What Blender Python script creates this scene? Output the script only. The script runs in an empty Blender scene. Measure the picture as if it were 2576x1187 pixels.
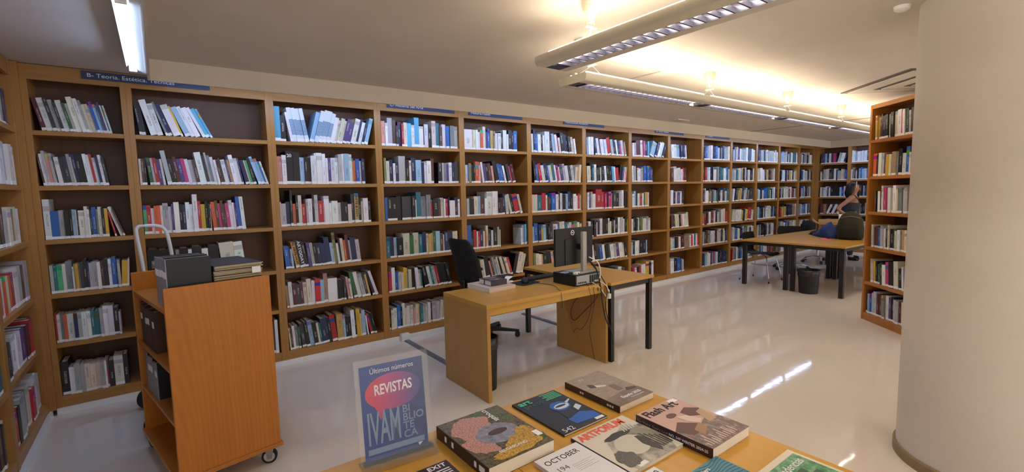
import bpy, bmesh, math, random
from mathutils import Vector, Matrix
rnd = random.Random(7)
S = bpy.context.scene
COL = S.collection

# ------------------------------------------------------------------ camera, world, exposure
FPX = 1183.66
CAM_POS = Vector((0.0, -4.7045, 1.5636))
def cam_axes(yaw=36.848, pit=-5.3224, rol=-1.2187):
    y, p, r = (math.radians(a) for a in (yaw, pit, rol))
    f = Vector((math.sin(y)*math.cos(p), math.cos(y)*math.cos(p), math.sin(p)))
    rt = Vector((math.cos(y), -math.sin(y), 0)); up = rt.cross(f)
    return math.cos(r)*rt+math.sin(r)*up, -math.sin(r)*rt+math.cos(r)*up, f
RT, UP, FW = cam_axes()
cd = bpy.data.cameras.new('camera'); co = bpy.data.objects.new('camera', cd); COL.objects.link(co)
cd.sensor_fit = 'HORIZONTAL'; cd.sensor_width = 36; cd.lens = FPX/2576*36; cd.clip_start = .02
m = Matrix((RT, UP, -FW)).transposed().to_4x4(); m.translation = CAM_POS; co.matrix_world = m
S.camera = co
w = bpy.data.worlds.new('world'); S.world = w; w.use_nodes = True
w.node_tree.nodes['Background'].inputs[0].default_value = (1.0, .95, .89, 1)
w.node_tree.nodes['Background'].inputs[1].default_value = .5
vs = S.view_settings
vs.view_transform = 'Standard'; vs.look = 'None'; vs.gamma = 1; vs.use_curve_mapping = False
vs.exposure = 1.74
TUBE_E, UP_E, DOWN_E = 9.0, 4.6, 16.0          # cove tubes (cool white), pendant uplights (warm white)

# ------------------------------------------------------------------ materials
MATS = {}
def srgb(h):
    if isinstance(h, str):
        h = h.lstrip('#'); c = [int(h[i:i+2], 16)/255 for i in (0, 2, 4)]
    else: c = h
    return tuple(x/12.92 if x <= .04045 else ((x+.055)/1.055)**2.4 for x in c)
def base(name, col, rough=.5, metal=0, spec=.5, **kw):
    if name in MATS: return MATS[name]
    mt = bpy.data.materials.new(name); mt.use_nodes = True; MATS[name] = mt
    b = mt.node_tree.nodes['Principled BSDF']
    b.inputs['Base Color'].default_value = (*srgb(col), 1); b.inputs['Roughness'].default_value = rough
    b.inputs['Metallic'].default_value = metal; b.inputs['Specular IOR Level'].default_value = spec
    for k, v in kw.items():
        b.inputs[k.replace('_', ' ')].default_value = v
    return mt
class NT:
    def __init__(s, mt): s.t = mt.node_tree; s.n = s.t.nodes; s.b = s.n.get('Principled BSDF')
    def add(s, ty, **kw):
        n = s.n.new(ty)
        for k, v in kw.items(): setattr(n, k, v)
        return n
    def put(s, sock, v):
        if hasattr(v, 'is_linked') or isinstance(v, bpy.types.NodeSocket): s.t.links.new(v, sock)
        elif v is not None: sock.default_value = v
    def math(s, op, a, b=None, c=None):
        n = s.add('ShaderNodeMath', operation=op); s.put(n.inputs[0], a)
        if b is not None: s.put(n.inputs[1], b)
        if c is not None: s.put(n.inputs[2], c)
        return n.outputs[0]
    def mix(s, f, a, b, bt='MIX'):
        n = s.add('ShaderNodeMix', data_type='RGBA', blend_type=bt)
        s.put(n.inputs[0], f); s.put(n.inputs[6], a); s.put(n.inputs[7], b); return n.outputs[2]
    def noise(s, vec, scale=5, detail=3, rough=.5):
        n = s.add('ShaderNodeTexNoise'); s.put(n.inputs['Vector'], vec)
        n.inputs['Scale'].default_value = scale; n.inputs['Detail'].default_value = detail; n.inputs['Roughness'].default_value = rough
        return n.outputs[0]
    def coord(s, which='Object', scale=(1, 1, 1)):
        t = s.add('ShaderNodeTexCoord').outputs[which]
        mp = s.add('ShaderNodeMapping'); s.t.links.new(t, mp.inputs[0]); mp.inputs['Scale'].default_value = scale
        return mp.outputs[0]
    def ramp(s, f, *st):
        n = s.add('ShaderNodeValToRGB'); s.put(n.inputs[0], f); e = n.color_ramp.elements
        while len(e) < len(st): e.new(.5)
        for i, (p, c) in enumerate(st): e[i].position = p; e[i].color = (*srgb(c), 1)
        return n.outputs[0]
    def bump(s, h, k=.1, d=.01):
        n = s.add('ShaderNodeBump'); n.inputs['Strength'].default_value = k; n.inputs['Distance'].default_value = d
        s.put(n.inputs['Height'], h); s.put(s.b.inputs['Normal'], n.outputs[0])
def wood(name, c1, c2, axis, rough=.38, fl=0):
    mt = base(name, c1, rough); g = NT(mt)
    sc = {'x': (.7, 14, 14), 'y': (14, .7, 14), 'z': (14, 14, .7)}[axis]
    v = g.coord('Object', sc)
    a = g.noise(v, 2.2, 4, .55); b = g.noise(v, 14, 2, .5)
    k = g.math('ADD', g.math('MULTIPLY', a, .75), g.math('MULTIPLY', b, .25))
    if fl:                                          # cathedral figure of crown-cut veneer
        wv = g.add('ShaderNodeTexWave', wave_type='RINGS', rings_direction='Y'); g.put(wv.inputs['Vector'], g.coord('Object', (9, 1, 1.1)))
        wv.inputs['Scale'].default_value = 1.6; wv.inputs['Distortion'].default_value = 5; wv.inputs['Detail'].default_value = 2
        k = g.math('ADD', g.math('MULTIPLY', k, .8), g.math('MULTIPLY', wv.outputs[1], .2))
    g.put(g.b.inputs['Base Color'], g.ramp(k, (.25, c2), (.72, c1)))
    return mt
def emis(name, col, st):
    mt = bpy.data.materials.new(name); mt.use_nodes = True; MATS[name] = mt
    b = mt.node_tree.nodes['Principled BSDF']
    b.inputs['Base Color'].default_value = (.8, .8, .8, 1)
    b.inputs['Emission Color'].default_value = (*srgb(col), 1); b.inputs['Emission Strength'].default_value = st
    return mt
OAK, OAK2 = '#B37F3E', '#97682E'
wood('oak_v', OAK, OAK2, 'z'); wood('oak_x', OAK, OAK2, 'x'); wood('oak_y', OAK, OAK2, 'y')
wood('back_oak', '#6A4426', '#573620', 'z', .5)  # back panels: oak darkened below the fronts, shade inside the cases put into the colour
wood('cherry_v', '#C27722', '#AE661C', 'z', .4, 1); wood('cherry_x', '#BC762C', '#A96826', 'x')
wood('desk_x', '#CA9A42', '#B98A36', 'x', .3); wood('desk_v', '#B98C48', '#AC8040', 'z', .4); wood('desk_y', '#CA9A42', '#B98A36', 'y', .3)
wood('table_y', '#D29E36', '#C28E2C', 'y', .28)
wood('case_v', '#B87832', '#A26626', 'z'); wood('case_x', '#B87832', '#A26626', 'x')
base('white_paint', '#E6E4E0', .5); base('skirting', '#E4E4E2', .4); base('fixture_white', '#EDEDEA', .35)
base('black_metal', '#1B1A1A', .4); base('black_plastic', '#141414', .5); base('black_fabric', '#0E0E10', .85)
base('chrome', '#C9CACC', .18, 1); base('steel', '#9A9A98', .35, .8); base('silver_plastic', '#A9A8A4', .4)
base('rubber', '#1A1A1A', .7); base('white_plastic', '#E9E9E6', .35); base('tube_metal', '#D9D9DA', .3)
base('lamp_body', '#D8D0BC', .32); base('louvre', '#5C5C6C', .3, .6); base('reflector', '#30303C', .3, .6)
base('paper', '#F1EEE6', .7); base('pages', '#E9E2D2', .8); base('label_white', '#F3F3F1', .55)
base('dark_trim', '#5A5146', .6); base('bronze_base', '#8A7350', .45); base('strip_grey', '#6E7276', .5)
base('sign_blue', '#2C3A5A', .45); base('letters_white', '#E9EAEE', .5); base('ink', '#17171A', .6)
emis('down_glow', '#FFF0DC', DOWN_E); emis('tube_glow', '#B2CEFF', TUBE_E); emis('uplight_glow', '#FFF1D6', UP_E)
mt = base('ceiling_paint', '#DCD3C6', .75); g = NT(mt); g.put(g.b.inputs['Base Color'], g.ramp(g.noise(g.coord('Object'), 3, 3), (.3, '#CEC4B8'), (.7, '#D3C9BE')))
mt = base('column_paint', '#DDD6CC', .6); g = NT(mt); g.put(g.b.inputs['Base Color'], g.ramp(g.noise(g.coord('Object'), 2.5, 4), (.3, '#CAC1B6'), (.7, '#D0C8BE')))
mt = base('floor_vinyl', '#E2DBD0', .1); g = NT(mt)
n1 = g.noise(g.coord('Object'), 1.3, 4); n2 = g.noise(g.coord('Object'), 90, 2)
g.put(g.b.inputs['Base Color'], g.ramp(g.math('ADD', g.math('MULTIPLY', n1, .6), g.math('MULTIPLY', n2, .4)), (.3, '#DACFC0'), (.7, '#E3D9CB')))
g.put(g.b.inputs['Roughness'], g.math('ADD', g.math('MULTIPLY', n1, .05), .025))
g.bump(g.noise(g.coord('Object'), 6, 2), .05, .01)
def M(n): return MATS[n]

# ------------------------------------------------------------------ mesh helpers
def box(bm, x0, x1, y0, y1, z0, z1, bev=0, mat=None):
    r = bmesh.ops.create_cube(bm, size=1)['verts']
    for v in r:
        v.co = Vector((x0+(v.co.x+.5)*(x1-x0), y0+(v.co.y+.5)*(y1-y0), z0+(v.co.z+.5)*(z1-z0)))
        if mat is not None: v.co = mat @ v.co
    if bev:
        es = list({e for v in r for e in v.link_edges})
        bmesh.ops.bevel(bm, geom=es, offset=bev, segments=2, affect='EDGES', profile=.6)
def cyl(bm, p0, p1, r0, r1=None, n=16, caps=True):
    p0, p1 = Vector(p0), Vector(p1); d = p1-p0; r1 = r0 if r1 is None else r1
    q = d.to_track_quat('Z', 'Y')
    a, b = [], []
    for i in range(n):
        c = Vector((math.cos(2*math.pi*i/n), math.sin(2*math.pi*i/n), 0))
        a.append(bm.verts.new(p0+q @ (c*r0))); b.append(bm.verts.new(p1+q @ (c*r1)))
    for i in range(n):
        j = (i+1) % n; bm.faces.new((a[i], a[j], b[j], b[i]))
    if caps: bm.faces.new(a[::-1]); bm.faces.new(b)
def tube(bm, pts, r, n=8, smooth=0):
    pts = [Vector(p) for p in pts]
    for _ in range(smooth):
        q = [pts[0]]
        for a, b in zip(pts, pts[1:]): q += [a*.75+b*.25, a*.25+b*.75]
        pts = q+[pts[-1]]
    rings = []; up = Vector((.013, .021, 1))
    for i, p in enumerate(pts):
        t = (pts[min(i+1, len(pts)-1)]-pts[max(i-1, 0)]).normalized()
        if abs(t.dot(up.normalized())) > .98: up = Vector((1, .02, .03))
        s = t.cross(up).normalized(); u = s.cross(t)
        rr = r[min(len(r)-1, int(i*len(r)/len(pts)))] if isinstance(r, (list, tuple)) else r
        rings.append([bm.verts.new(p+s*math.cos(2*math.pi*k/n)*rr+u*math.sin(2*math.pi*k/n)*rr) for k in range(n)])
    for a, b in zip(rings, rings[1:]):
        for k in range(n): bm.faces.new((a[k], a[(k+1) % n], b[(k+1) % n], b[k]))
    bm.faces.new(rings[0][::-1]); bm.faces.new(rings[-1])
def lathe(bm, prof, n=32, c=(0, 0, 0), close=False):
    rings = [[bm.verts.new((c[0]+r*math.cos(2*math.pi*k/n), c[1]+r*math.sin(2*math.pi*k/n), c[2]+z)) for k in range(n)] for r, z in prof]
    for a, b in zip(rings, rings[1:]):
        for k in range(n): bm.faces.new((a[k], a[(k+1) % n], b[(k+1) % n], b[k]))
    if close: bm.faces.new(rings[0][::-1]); bm.faces.new(rings[-1])
def prism(bm, pts, axis, a, b):
    """polygon pts (2D) extruded along axis from a to b"""
    def P(p, t): return {'x': (t, p[0], p[1]), 'y': (p[0], t, p[1]), 'z': (p[0], p[1], t)}[axis]
    A = [bm.verts.new(P(p, a)) for p in pts]; B = [bm.verts.new(P(p, b)) for p in pts]
    n = len(pts)
    for i in range(n): bm.faces.new((A[i], A[(i+1) % n], B[(i+1) % n], B[i]))
    bm.faces.new(A[::-1]); bm.faces.new(B)
def loft(bm, rings, caps=True):
    R = [[bm.verts.new(p) for p in r] for r in rings]; n = len(R[0])
    for a, b in zip(R, R[1:]):
        for k in range(n): bm.faces.new((a[k], a[(k+1) % n], b[(k+1) % n], b[k]))
    if caps: bm.faces.new(R[0][::-1]); bm.faces.new(R[-1])
def mk(name, bm, mat, parent=None, smooth=False):
    bmesh.ops.recalc_face_normals(bm, faces=bm.faces)
    me = bpy.data.meshes.new(name); bm.to_mesh(me); bm.free()
    if smooth is not False:
        me.polygons.foreach_set('use_smooth', [True]*len(me.polygons))
        if smooth is not True: me.set_sharp_from_angle(angle=math.radians(smooth))
    o = bpy.data.objects.new(name, me); COL.objects.link(o)
    me.materials.append(M(mat) if isinstance(mat, str) else mat)
    o.parent = parent
    return o
def B(): return bmesh.new()
def bx(name, x0, x1, y0, y1, z0, z1, mat, parent=None, bev=0, rot=None):
    bm = B(); box(bm, x0, x1, y0, y1, z0, z1, bev, rot); return mk(name, bm, mat, parent)
def tag(o, label, cat, group=None, kind=None):
    if label: o['label'] = label
    if cat: o['category'] = cat
    if group: o['group'] = group
    if kind: o['kind'] = kind
    return o
def thing(name, label, cat, loc=(0, 0, 0), rz=0, group=None):
    o = bpy.data.objects.new(name, None); COL.objects.link(o); o.empty_display_size = .05
    o.location = loc; o.rotation_euler = (0, 0, math.radians(rz))
    return tag(o, label, cat, group)
def struct(o, label=None):
    o['kind'] = 'structure'
    if label: o['label'] = label
    return o
def copy_tree(o, parent=None):
    c = o.copy(); COL.objects.link(c); c.parent = parent
    for ch in list(o.children): copy_tree(ch, c)
    return c
TEXTC = {}
def text(name, s, size, mat, parent, loc, rot=(0, 0, 0), align='CENTER', sx=1, fat=0, spacing=1, ay='CENTER'):
    key = (s, size, align, fat, spacing, ay)
    cu = bpy.data.curves.new('t', 'FONT'); cu.body = s; cu.size = size; cu.align_x = align; cu.align_y = ay
    cu.offset = fat; cu.space_character = spacing; cu.resolution_u = 3; cu.extrude = .0002
    to = bpy.data.objects.new('t', cu); COL.objects.link(to)
    dg = bpy.context.evaluated_depsgraph_get()
    me = bpy.data.meshes.new_from_object(to.evaluated_get(dg)); me.name = name
    bpy.data.objects.remove(to); bpy.data.curves.remove(cu)
    o = bpy.data.objects.new(name, me); COL.objects.link(o); me.materials.clear(); me.materials.append(M(mat) if isinstance(mat, str) else mat)
    o.parent = parent; o.location = loc; o.rotation_euler = rot; o.scale = (sx, 1, 1)
    return o
def flat(name, pts, z, mat, parent, th=.0004):
    """thin printed shape lying on a cover: polygon in local x,y at height z"""
    bm = B(); prism(bm, pts, 'z', z, z+th); return mk(name, bm, mat, parent)
def blob(cx, cy, rx, ry, n=20, wob=0, seed=1, a0=0):
    r = random.Random(seed); out = []; n = max(n, 40)
    ph = [(k, r.uniform(0, 6.28), r.uniform(.4, 1)/k**.5) for k in (2, 3, 5, 7, 11)]
    for i in range(n):
        t = 2*math.pi*i/n+a0; k = 1+wob*.6*sum(c*math.sin(f*t+p) for f, p, c in ph)
        out.append((cx+rx*k*math.cos(t), cy+ry*k*math.sin(t)))
    return out
def ordinal(i):
    L = ['first', 'second', 'third', 'fourth', 'fifth', 'sixth', 'seventh', 'eighth', 'ninth', 'tenth', 'eleventh', 'twelfth', 'thirteenth', 'fourteenth', 'fifteenth', 'sixteenth', 'seventeenth', 'eighteenth', 'nineteenth']
    if i <= 19: return L[i-1]
    t = {2: 'twent', 3: 'thirt', 4: 'fort'}[i//10]
    return t+('ieth' if i % 10 == 0 else 'y-'+L[i % 10-1])
def project(p):
    d = Vector(p)-CAM_POS; return 1288+FPX*d.dot(RT)/d.dot(FW), 593.5-FPX*d.dot(UP)/d.dot(FW)

SHELVES = """
m0 1 0.004 0.434 <11 M33 W43 D33 I33 D22 W43 E22 I22 W44 W34 I23 w22 w22 I12 B23 b22 T12 P23 W12 T12 W12
m0 2 0.004 0.386 <6 C12 W23 I24 S23 I23 D12 W32 D22 D32 I23 W12 N23 K33 K23 W23 W23 R23 W22 N23 W23 D22
m0 3 0.004 0.453 <0 W46 B52 I32 K32 K22 b22 I12 K12 W42 W23 W12 D12 B33 G12 w23 K22 Y22 <10 R11 <16 W23 C12
m0 4 0.004 0.459 <0 I22 T22 e32 W22 G43 W11 L12 Y22 G12 D22 K23 N12 I22 I32 W22 C22 K33 W23 B33 P12 I22 >4 Y42 w12
m0 5 0.004 0.373 <0 R13 W22 G22 O22 W42 N22 I22 W32 W22 T22 T32 I23 W33 W33 K32 I10
m0 6 0.004 0.389 <0 K44 W32 I33 I22 w32 w32 w32 I22 W12 R12 K32 w53 K33
m1 1 0.004 0.517 <6 K24 K34 <13 W65 W54 <17 G25 N44 <18 W74 Y24 <21 b54 W44 W54 <24 W34 A44 A24
m1 2 0.004 0.918 <0 w22 C22 K22 <5 E32 I22 R32 P32 W22 <8 I45 K32 K22 M33 P42 p32 W32 I42 C32 W65 D34 I25 G34 W33 W22 <9 C22 D23 W42 P22 y22 W44 W43 P23 <12 N42 w22 e22 K33 <16 b34 b43 B22 W22
m1 3 0.004 0.711 <0 e33 R43 W32 O33 O33 W23 I54 W32 P23 W54 K33 N33 W44 W33 W57 R34 Y43 K34 K23 S13 <3 O44 C34 p33 C34 C23 p43 W44 W23 P23 B46 W46
m1 4 0.004 0.692 <0 K65 K55 K55 I24 K55 W24 K65 W24 W24 K75 <5 w96 W66
m1 5 0.004 0.479 <3 W33 K33 w33 I33 D34 W33 R23 W34 N33 W22
m1 6 0.574 0.906 <0 K34 W34 N33 W34 D33 W45 W47 D26 W27
m2 1 0.004 0.917 <0 A47 K43 <9 W25 V37 V37 V37 V37 >15 b36 V37 V37 V37 V36 W34 w23 w34 w23 P34 P34 W44 N24 W33 N24 b35
m2 2 0.004 0.807 <0 S24 S24 W45 K67a K66 b44 K34 K34 W45 W26 W56 W36 W24 P34 W44 W34 I46 W26 b56 W36 y24 O23 B44 W23 N34
m2 3 0.004 0.849 <0 W13 I42 N43 K28 O32 K26 w36 R42 I24 W44 K26 I36 R53 S12 W55 W22 W63 I32 K42 K32 w41 D36 y46b K34 w22 W54 K32
m2 4 0.009 0.730 <4 B42 N12 b21 <9 y44c K54d K34 <6 P33 I33 K32 N42 N42 N55 <5 b22 w12 L37 W22 K23 w34 O23 M36 I23 N54 I43
m2 5 0.004 0.894 <2 c22 W34 M42 D32 M33 w33 w44 <0 W33 R54 b33 c46 W93 K32 K32 D22 <6 S23 w22 <11 E45 W45 I44 D34 y23 <17 K34 W35
m2 6 0.004 0.859 <3 w12 C22 W23 G33 E22 <6 D43 K34 b44 K43 w22 T22 N54 N24 K34 R55 <2 y65 b24 K33 K33 W46 K24 Y46 w23 b45 <6 W12 <13 R23 D22 K23
m3 1 0.013 0.916 <0 S34 W23 I46 C35 D22 N34 R23 w34 A44 W33 A47 W43 M14 W44 K32 w46 T45 C33 W45 B34 _1 G44 I44
m3 2 0.018 0.918 <0 L25 w33 N34 W22 N33 I66 K34 w24 N45 b54 N33 W23 W44 C35 _4 K43 I23 G32 P22 W33 N33 D44
m3 3 0.010 0.916 <0 B24 K44 K44 K44 D44 D44 K34 W12 T46 G44 G45 R22 K52 C22 w33 W12 R32 N13 W51 N33 W22
m3 4 0.011 0.875 <0 T33 N33 I22 A12 K52 w64 E33 w54 T33 N34 w23 y23 y23 E34 b44 C33 W12 N43 N43 w33 w23
m3 5 0.013 0.777 <0 R33 W35 B32 b12 w22 w22 Y24 y24 T12 w33 K33 <4 W33 w22 T22 <12 K53 W33 T23 I33 R23 K34 K34 K34 K34
m3 6 0.004 0.831 <0 K23 w22 W43 B34 K23 W35 w22 W33 w33 S22 w33 y23 T32 I33 W22 W33 C22 I43 I43 >5 w33 I43 w33 y23 K33 W33
m4 1 0.013 0.785 <0 W83 S13 w33 W23 W22 O33 w35 P22 B24 K12 y33 L23 W32 W32 D33 W44 W22 K44 K23 B44
m4 2 0.015 0.750 <0 W22 B12 L33 K22 K23 O44 S22 <8 W24 P23 K33 C33 S22 <13 K45 B33 B33 W22 K22 D33 p22 M33
m4 3 0.018 0.849 <0 I22 K42 w33 b23 C33 W22 W46 W36 W26 K22 M22 N24 <6 I23 <14 w24 K23 R44 w24
m4 4 0.015 0.918 <0 B46 K22 R33 W12 R22 N33 w22 R12 w25 K33 W22 K44 w24 w12 _22 W22 I24 A24 K26
m4 5 0.102 0.909 <8 w43 K23 w33 W23 K55 <14 S22 C24 I34 b23 w24 <17 K23 w34 C23 w33 R33 >14 K44 w55 w44 >2 K22
m4 6 0.033 0.723 <3 W33 K33 w33 I23 N33 W24 R23 w23 K33 W33 D23 W33 b33 w23
m5 1 0.027 0.824 <2 W23 N26 B23 W33 K23 W23 W55 K23 <9 b34 W24 R23 W22 K35 N34 K24 D33 w33 W22
m5 2 0.031 0.918 <6 K26 B23 <11 R34 W33 N34 B22 w33 T34 W23 p23 w22 P34 I34 W33 D23 I33 >5 w22 y22 w24
m5 3 0.016 0.918 <0 w63 T43 R44 W23 C22 D22 B44 W33 K25 W34 K33 b33 N35 K24 W33 W22 R23 w22
m5 4 0.014 0.918 <2 b22 B44 N33 Y22 b33 K34 K22 D33 w33 W23 B23 w34 W34 T33 W22 I33 p22 L44 w33 w22
m5 5 0.026 0.918 <2 L23 w33 W22 S22 K43 <9 K33 S23 K43 D33 K33 W34 K34 N33 w33 W33 K33
m5 6 0.031 0.723 <3 ~16
m6 1 0.045 0.895 <2 b23 W34 W34 <11 N23 W33 D23 W33 b33 W33 R44 I33 N33 L12 W33 N33 p22 W33 c22
m6 2 0.041 0.918 <2 w43 K25 T24 W34 D22 K23 w22 <6 N33 W33 K34 K33 A23 W23 R42 >9 K34 P23 W23 S23
m6 3 0.038 0.918 <0 W24 N23 I24 W33 R66 R34 p23 K23 p34 S23 D34 K33 I33 W25 D24 K34
m6 4 0.034 0.918 <1 M22 W33 K33 K33 W22 N33 W34 K44 K34 w24 w22 K33 W22 K44 W34 I34 W23 K34 Y13
m6 5 0.039 0.918 <9 w33 W24 K33 D23 B33 W33 K33 E23 W33 I23 P33 W33 w23 K23
m6 6 0.052 0.918 <3 R22 W22 K22 R32 ~12
m7 1 0.036 0.917 <3 W22 I22 M54 W34 p24 <0 N33 A24 >22 b54 N34 W34 W34 N23
m7 2 0.037 0.562 <2 W24 I24 K22 W22 W32 b22 O23 B44 B34 N24 B23 P22
m7 3 0.039 0.463 <0 W22 b24 N23 W22 S22 R22 W22 K22 y33 w23
m7 4 0.040 0.498 <0 W22 K33 D22 W23 E23 L23 W22 W22 I33 W22
m7 5 0.041 0.439 <0 b22 N22 W33 W23 K44 K33 b13 N13
m7 6 0.043 0.600 <5 R33 W22 R22 K22 R32 W53 <0 Y45 K34 W35
m8 1 0.037 0.506 <6 W33 W33 b33 P23 N33 N23 W23
m8 2 0.043 0.503 <2 C33 W34 w23 W33 W22 R23 M23
m8 3 0.050 0.405 <0 W34 N22 W22 P32 W33 D13
m8 4 0.056 0.594 <7 C33 D22 w33 w23 K22 S22 W33 w33 w24
m8 5 0.063 0.918 <2 w22 b22 K32 C22 W22 M33 c62 W22 R22 W23 T23 W23 R13
m8 6 0.069 0.502 <2 W44 K33 B44 N23 I22 K22
m9 1 0.046 0.918 <0 ~19c
m9 2 0.045 0.918 <0 ~18
m9 3 0.043 0.918 <1 ~18
m9 4 0.055 0.877 <0 O22 C33 M23 W33 C34 R23 W23 ~7
m9 5 0.066 0.918 <0 ~18
m9 6 0.065 0.918 <0 ~17
m10 1 0.057 0.918 <0 ~18c
m10 2 0.059 0.918 <0 ~17
m10 3 0.061 0.918 >9 ~14
m10 4 0.078 0.918 >8 w33 W33 w23 W23 y22 K23 w23 Y23 R44 W22
m10 5 0.094 0.918 <0 ~17
m10 6 0.096 0.918 <0 ~15
m11 1 0.053 0.918 <3 ~16c
m11 2 0.058 0.829 <2 ~13
m11 3 0.080 0.918 <1 b23 W22 D22 N33 W22 B33 B34 E45 W22 ~5
m11 4 0.085 0.918 <0 ~15
m11 5 0.106 0.918 <0 ~14
m11 6 0.128 0.918 <4 ~13
m12 1 0.091 0.918 <0 ~15c
m12 2 0.100 0.918 <0 ~14
m12 3 0.108 0.918 <0 ~14
m12 4 0.116 0.918 <0 ~14
m12 5 0.142 0.918 <0 ~13
m12 6 0.169 0.918 <0 ~13
m13 1 0.121 0.715 <0 ~13c
m13 2 0.132 0.715 <0 ~13
m13 3 0.122 0.715 <0 ~13
m13 4 0.133 0.715 <0 ~12
m13 5 0.164 0.715 <0 ~12
m13 6 0.197 0.715 <0 ~12
e0 1 0.034 0.564 <0 D33 P33 b33 N33 W33 D33 p43 K23 >12 I43 W43 N23
e0 2 0.031 0.571 <0 ~15
e0 3 0.037 0.571 <0 W33 I33 W33 W34 N23 W33 K54 K54 K54 b33 B33 W44
e0 4 0.051 0.563 <0 P22 R33 c33 >22 W33 K33 W33 M33 W33 <0 N33
e0 5 0.064 0.576 <0 W22 W22 w22 ~7
e0 6 0.078 0.576 <0 ~13
e1 1 0.004 0.324 <0 ~12c
e1 2 0.004 0.340 <0 ~12
e1 3 0.011 0.355 <0 ~12
e1 4 0.026 0.372 <0 ~10
e1 5 0.041 0.387 <0 ~11
e1 6 0.056 0.403 <0 ~11
l0 1 0.310 0.840 <0 W34 N33 B33 W44 I22 D22 _2 P34
l0 2 0.130 0.830 <3 W55 W45 I55 W55 D44 I45 W55 W44
l0 3 0.080 0.830 <0 w33 Y23 E44 C34 I33 w34 c43 w34 W33
l0 4 0.080 0.830 <0 O33 W33 O43 w33 O33 R33 W44 I44 C34 I45
l0 5 0.080 0.830 <0 D33 I43 W43 W43 P43 M33 R34 C34
l0 6 0.090 0.830 <0 R43 K33 I44 I44 G44 w44 R42 W45 W45 I44
l1 5 0.450 0.900 <0 W44 w44 ~5
l1 6 0.400 0.900 <0 W44 P34 w44 W44 ~5
r0 1 0.037 0.630 <0 y25 Y24 D24 M15 K34 K34 W14 L24 K35 w35 W45 p24 W25 D35 I24 K25 K35
r0 1 0.636 0.900 <0 ~9
r0 2 0.013 0.634 >3 O44 _1 K13 W34 I24 P34 Y33 w23 c44 G24 K35 W33 B36 W33 R23
r0 2 0.640 0.900 <0 ~9
r0 3 0.064 0.644 <0 W23 K13 T13 W33 K23 W26 p35 W25 W35 I25 W36 w24 G45 W34 I35 G45
r0 3 0.650 0.900 <0 ~9
r0 4 0.025 0.647 <0 w24 I23 M23 W12 C34 B23 I34 W33 K23 w25 K43 E23 w22 W33 G23 y33 w23 D33
r0 4 0.653 0.900 <0 ~9
r0 5 0.055 0.656 <2 w25 Y34 K24 E23 D34 W33 p45 K45 w46 K33 W34 G35
r0 5 0.662 0.900 <0 ~9
r0 6 0.004 0.662 <0 M35 b23 B33 b24 I45 M34 C34 y24 G33 W45 P34 K35 I34 I34 M34 w34 w33
r0 6 0.668 0.900 <0 ~9
l1 1 0.050 0.900 <0 ~18
l1 2 0.050 0.900 <0 ~20
l1 3 0.050 0.900 <0 ~20
l1 4 0.050 0.900 <0 ~20
"""

# ------------------------------------------------------------------ room shell
ZC = 2.53
XL, XE = -.735, 12.557
YF, ZF = -.55, 2.386             # valance in front of the bookcases
struct(bx('floor', -1.1, 13.2, -8, .4, -.1, 0, 'floor_vinyl'), 'pale glossy vinyl floor')
struct(bx('ceiling', -1.1, 13.2, -8, .4, ZC, ZC+.1, 'ceiling_paint'), 'cream plaster ceiling')
struct(bx('wall_back', -1.1, 13.2, .33, .45, 0, ZC, 'white_paint'))
struct(bx('wall_left', -1.2, -1.07, -8, .33, 0, ZC, 'white_paint'))
struct(bx('wall_right', 12.9, 13.05, -8, .33, 0, ZC, 'white_paint'))
struct(bx('baseboard_back', -.70, 12.55, -.014, .02, 0, .045, 'skirting'))
struct(bx('baseboard_left', XL-.02, XL+.014, -1.95, -.014, 0, .045, 'skirting'))
struct(bx('baseboard_right', XE-.014, XE+.02, -1.70, -.014, 0, .045, 'skirting'))
struct(bx('trim_1', .008, 11.95, YF, YF+.014, ZF, ZC, 'ceiling_paint'), 'cream valance board along the back bookcases')
struct(bx('trim_2', .008, .022, -7, YF, ZF, ZC, 'ceiling_paint'), 'cream valance board along the left bookcase')
struct(bx('trim_3', 11.936, 11.95, -5.0, YF, ZF, ZC, 'ceiling_paint'), 'cream valance board along the far bookcases')
struct(bx('trim_4', 8.36, 8.38, -6, YF, ZC-.004, ZC+.01, 'dark_trim'), 'dark joint line across the ceiling')
col = thing('round_column', 'thick round cream column standing at the right edge', 'column', (3.548, -4.291, 0)); col['kind'] = 'structure'
bm = B(); lathe(bm, [(.395, .055), (.395, ZC)], 72); mk('shaft', bm, 'column_paint', col, True)
bm = B(); lathe(bm, [(.409, 0), (.409, .052), (.404, .058), (.394, .058)], 72); mk('base_ring', bm, 'bronze_base', col, 30)

# ------------------------------------------------------------------ bookcases
ZS = [2.421, 2.069, 1.679, 1.29, .894, .525, .123]
ZR = [2.405, 2.06, 1.655, 1.256, .855, .45, .085]
T = .034
def bookcase(name, label, loc, rz, W, zs, top, foot, mv, mh, D=.31):
    o = thing(name, label, 'bookcase', loc, rz, 'wooden library bookcases')
    for a in (0, W-T): bx('side_panel', a, a+T, 0, D, foot, top, mv, o, .0015)
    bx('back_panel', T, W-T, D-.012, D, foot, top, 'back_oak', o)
    for z in zs[1:]: bx('shelf', T, W-T, .002, D-.012, z-.033, z, mh, o, .0015)
    bx('plinth', T, W-T, .004, .024, foot, zs[-1]-.033, mh, o)
    bx('top_rail', T, W-T, .001, .024, zs[0], top, mh, o, .0015)
    bx('top_panel', T, W-T, .024, D-.012, top-.03, top, mh, o)
    return o
BAY = {}
def bay(key, name, label, loc, rz, W, zs=ZS, top=2.525, foot=.045, mv='oak_v', mh='oak_x'):
    BAY[key] = (bookcase(name, label, loc, rz, W, zs, top, foot, mv, mh), zs, W)
BD = [-.70, -.133]+[.857+.99*i for i in range(13)]
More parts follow.
